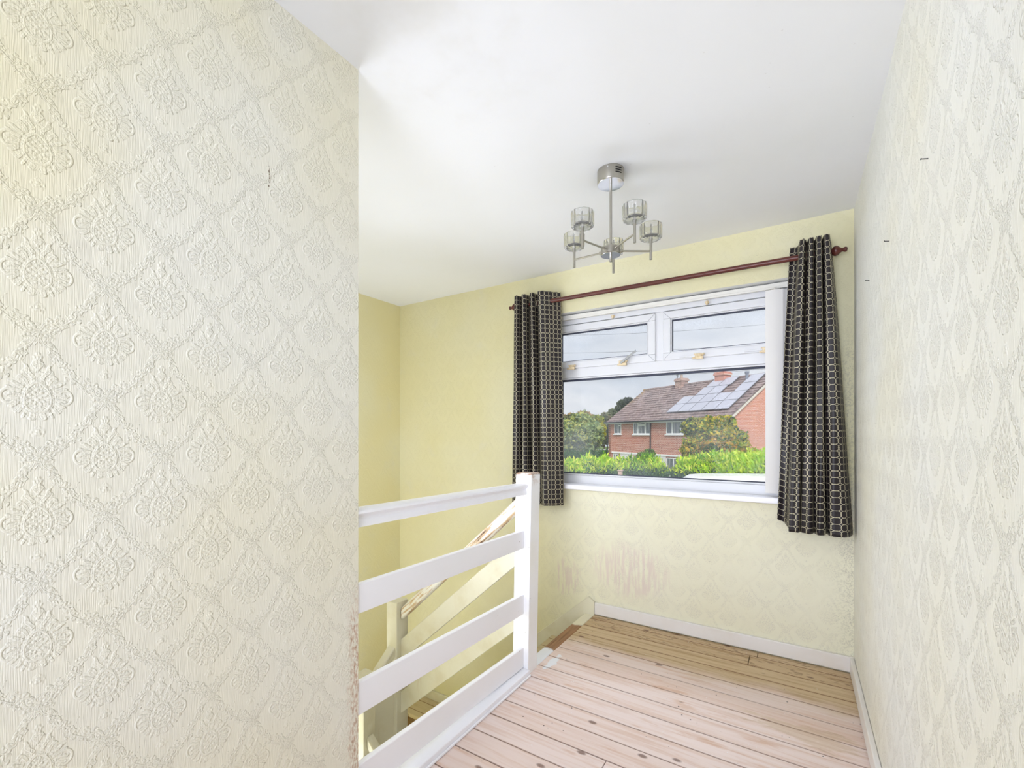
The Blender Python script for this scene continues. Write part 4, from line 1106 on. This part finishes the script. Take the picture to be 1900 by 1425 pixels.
# timber post by the hedge
p = at(1151, 874, 18.5)
t = MB(); t.box(p.x - 0.075, p.x + 0.075, p.y - 0.075, p.y + 0.075, GZ, p.z); t.box(p.x - 0.10, p.x + 0.10, p.y - 0.10, p.y + 0.10, p.z, p.z + 0.05)
tag(t.build('gate_post', plain('pinkish_stone', rgb(206, 180, 166), 0.85), bevel=0.01), 'pale stone gate post in front of the left hedge', 'gate post')

# ---- white van parked in front of the right hedge
vp = at(1372, 806, 16.6)
van = empty('van', (vp.x, vp.y, GZ), math.atan2(RV.y, RV.x) - 0.10)
tag(van, 'white van parked in front of the right hedge, only its roof showing', 'van')
VT = (1.21 + (806 - 881.5) / FPX * 16.6) - GZ
sidep = [(-2.0, 0.35), (3.05, 0.35), (3.08, VT * 0.55), (3.02, VT - 0.12), (2.86, VT - 0.02), (0.6, VT + 0.01), (-1.2, VT), (-1.62, VT - 0.04), (-1.90, VT - 0.20), (-2.25, VT * 0.62), (-2.9, VT * 0.50), (-3.05, 0.95), (-3.0, 0.40)]
t = MB()
t.hexa([(x, -0.82 if z < VT * 0.6 else -0.72, z) for x, z in sidep], [(x, 0.82 if z < VT * 0.6 else 0.72, z) for x, z in sidep])
M['van'] = plain('van_white', rgb(242, 243, 246), 0.25)
bd = t.build('body', M['van'], van, bevel=0.09, seg=4)
t = MB(); t.prism([(-0.62, 1.30), (0.62, 1.30), (0.56, VT - 0.28), (-0.56, VT - 0.28)], 'x', -2.02, -2.0)
ws = [(-2.30, -0.66, VT * 0.62 + 0.02), (-2.30, 0.66, VT * 0.62 + 0.02), (-1.93, 0.6, VT - 0.22), (-1.93, -0.6, VT - 0.22)]
t = MB(); t.hexa(ws, [(x - 0.015, y, z + 0.01) for x, y, z in ws]); t.build('windscreen', M['ext_dark'], van)
for sy_ in (-1, 1):
    t = MB(); q = [(-1.95, sy_ * 0.80, VT * 0.60), (-1.0, sy_ * 0.80, VT * 0.60), (-1.0, sy_ * 0.735, VT - 0.30), (-1.75, sy_ * 0.735, VT - 0.30)]
    t.hexa(q, [(x, y + sy_ * 0.02, z) for x, y, z in q]); t.build('side_window', M['ext_dark'], van)
for wx_ in (-2.05, 1.9):
    for sy_ in (-1, 1):
        t = MB(); t.lathe([(0.02, -0.11), (0.30, -0.11), (0.34, -0.07), (0.34, 0.07), (0.30, 0.11), (0.02, 0.11)], (wx_, sy_ * 0.78, 0.34), (0, 1, 0), 28); t.build('wheel', M['ext_dark'], van, smooth=True)

# ---- overhead cables
for (z, l) in ((15.6, 'thin telephone cable across the sky, uppermost through the top window lights'), (14.0, 'thin telephone cable across the sky, middle one of three'), (12.2, 'thin telephone cable across the sky, lowest one, just above the house')):
    y_ = 45.0; zq = 1.21 + (806 - {15.6: 622, 14.0: 655, 12.2: 700}[z]) / FPX * 45
    a0 = at(820, 806, 47); a1 = at(1620, 806, 41); t = MB(); pr_ = None
    for i in range(25):
        f = i / 24; p = a0.lerp(a1, f); p.z = zq + 0.9 * (2 * f - 1) ** 2 + (f - 0.5) * 0.6
        if pr_ is not None: t.tube(pr_, p, 0.012, 5)
        pr_ = p.copy()
    tag(t.build('telephone_cable', M['ext_dark']), l, 'cable', 'overhead cables')

# ------------------------------------------------------------------ sky and lights
wd = bpy.data.worlds.new('overcast'); sc.world = wd; wd.use_nodes = True; nt = wd.node_tree; nt.nodes.clear()
out = nt.nodes.new('ShaderNodeOutputWorld'); bg = nt.nodes.new('ShaderNodeBackground'); nt.links.new(bg.outputs[0], out.inputs[0])
tc = nt.nodes.new('ShaderNodeTexCoord'); mp = nt.nodes.new('ShaderNodeMapping'); mp.inputs['Scale'].default_value = (1.0, 1.0, 3.2)
nt.links.new(tc.outputs['Generated'], mp.inputs[0])
n1 = nt.nodes.new('ShaderNodeTexNoise'); n1.inputs['Scale'].default_value = 3.0; n1.inputs['Detail'].default_value = 7; n1.inputs['Roughness'].default_value = 0.52; n1.inputs['Distortion'].default_value = 0.35
nt.links.new(mp.outputs[0], n1.inputs['Vector'])
cr = nt.nodes.new('ShaderNodeValToRGB'); nt.links.new(n1.outputs[0], cr.inputs[0])
cr.color_ramp.elements[0].position = 0.36; cr.color_ramp.elements[0].color = rgb(204, 213, 226)
cr.color_ramp.elements[1].position = 0.62; cr.color_ramp.elements[1].color = rgb(238, 240, 245)
e_ = cr.color_ramp.elements.new(0.5); e_.color = rgb(222, 227, 236)
nt.links.new(cr.outputs[0], bg.inputs[0]); bg.inputs[1].default_value = 1.0

def area(name, loc, rot, sx, sy_, power, color=(1, 1, 1)):
    l = bpy.data.lights.new(name, 'AREA'); l.shape = 'RECTANGLE'; l.size = sx; l.size_y = sy_; l.energy = power; l.color = color
    o = bpy.data.objects.new(name, l); col.objects.link(o); o.location = loc; o.rotation_euler = rot; return o
def aim(o, target):
    d = Vector(target) - o.location; o.rotation_euler = d.to_track_quat('-Z', 'Y').to_euler(); return o
COOL = (0.79, 0.852, 1.04)
L1 = aim(area('rear_fill', (-0.46, -1.30, 1.25), (0, 0, 0), 1.2, 2.0, 25.5, COOL), (-0.55, 2.0, 1.5)); L1.data.spread = math.radians(100)  # unseen fill lamp added behind the camera to brighten the landing
L2 = aim(area('window_fill', (-0.73, 3.75, 2.75), (0, 0, 0), 1.6, 0.9, 45.0, COOL), (-0.8, 1.6, 0.4))  # added lamp outside above the window, out of view, boosting the daylight
L3 = aim(area('stairwell_fill', (-2.1, 1.05, 1.25), (0, 0, 0), 1.1, 1.7, 15.0, COOL), (0.2, 1.75, 1.45)); L3.data.spread = math.radians(120)  # added fill hidden behind the left wall, brightens the right wall
L4 = aim(area('well_fill', (-2.1, 0.95, 1.3), (0, 0, 0), 1.4, 1.0, 9.5, COOL), (-2.5, 2.85, 1.15)); L4.data.spread = math.radians(140)  # extra unseen lamp, added to lift the stairwell side of the back wall
L5 = aim(area('stairs_up_fill', (-2.3, 1.0, -1.55), (0, 0, 0), 1.2, 1.4, 74.0, COOL), (-2.2, 1.9, 2.35))  # added uplight out of sight, brightens the ceiling and walls over the stairs
sun = bpy.data.lights.new('sun', 'SUN'); sun.energy = 3.6; sun.angle = math.radians(25); sun.color = (1.0, 0.97, 0.92)
so = bpy.data.objects.new('sun', sun); col.objects.link(so); so.location = (0, -20, 20)
so.rotation_euler = Vector((-0.35, 0.75, -0.75)).to_track_quat('-Z', 'Y').to_euler()

# ------------------------------------------------------------------ camera
cam = bpy.data.cameras.new('camera'); co = bpy.data.objects.new('camera', cam); col.objects.link(co); sc.camera = co
cam.sensor_fit = 'HORIZONTAL'; cam.sensor_width = 36.0; cam.lens = 833.0 / 1900.0 * 36.0
cam.shift_y = (806 - 712.5) / 1900.0; cam.clip_start = 0.02; cam.clip_end = 500
co.location = (0, 0, 1.21)
co.rotation_euler = (PI / 2, 0, math.radians(32.5))

sc.view_settings.view_transform = 'Standard'; sc.view_settings.look = 'None'
sc.view_settings.gamma = 1.0; sc.view_settings.exposure = 0.0
try: sc.view_settings.use_curve_mapping = False
except Exception: pass
sc.cycles.max_bounces = 8; sc.cycles.diffuse_bounces = 4; sc.cycles.transparent_max_bounces = 12; sc.cycles.glossy_bounces = 3
sc.cycles.use_adaptive_sampling = True; sc.cycles.adaptive_threshold = 0.12
sc.cycles.caustics_reflective = False; sc.cycles.caustics_refractive = False
sc.cycles.transmission_bounces = 6; sc.cycles.use_denoising = True
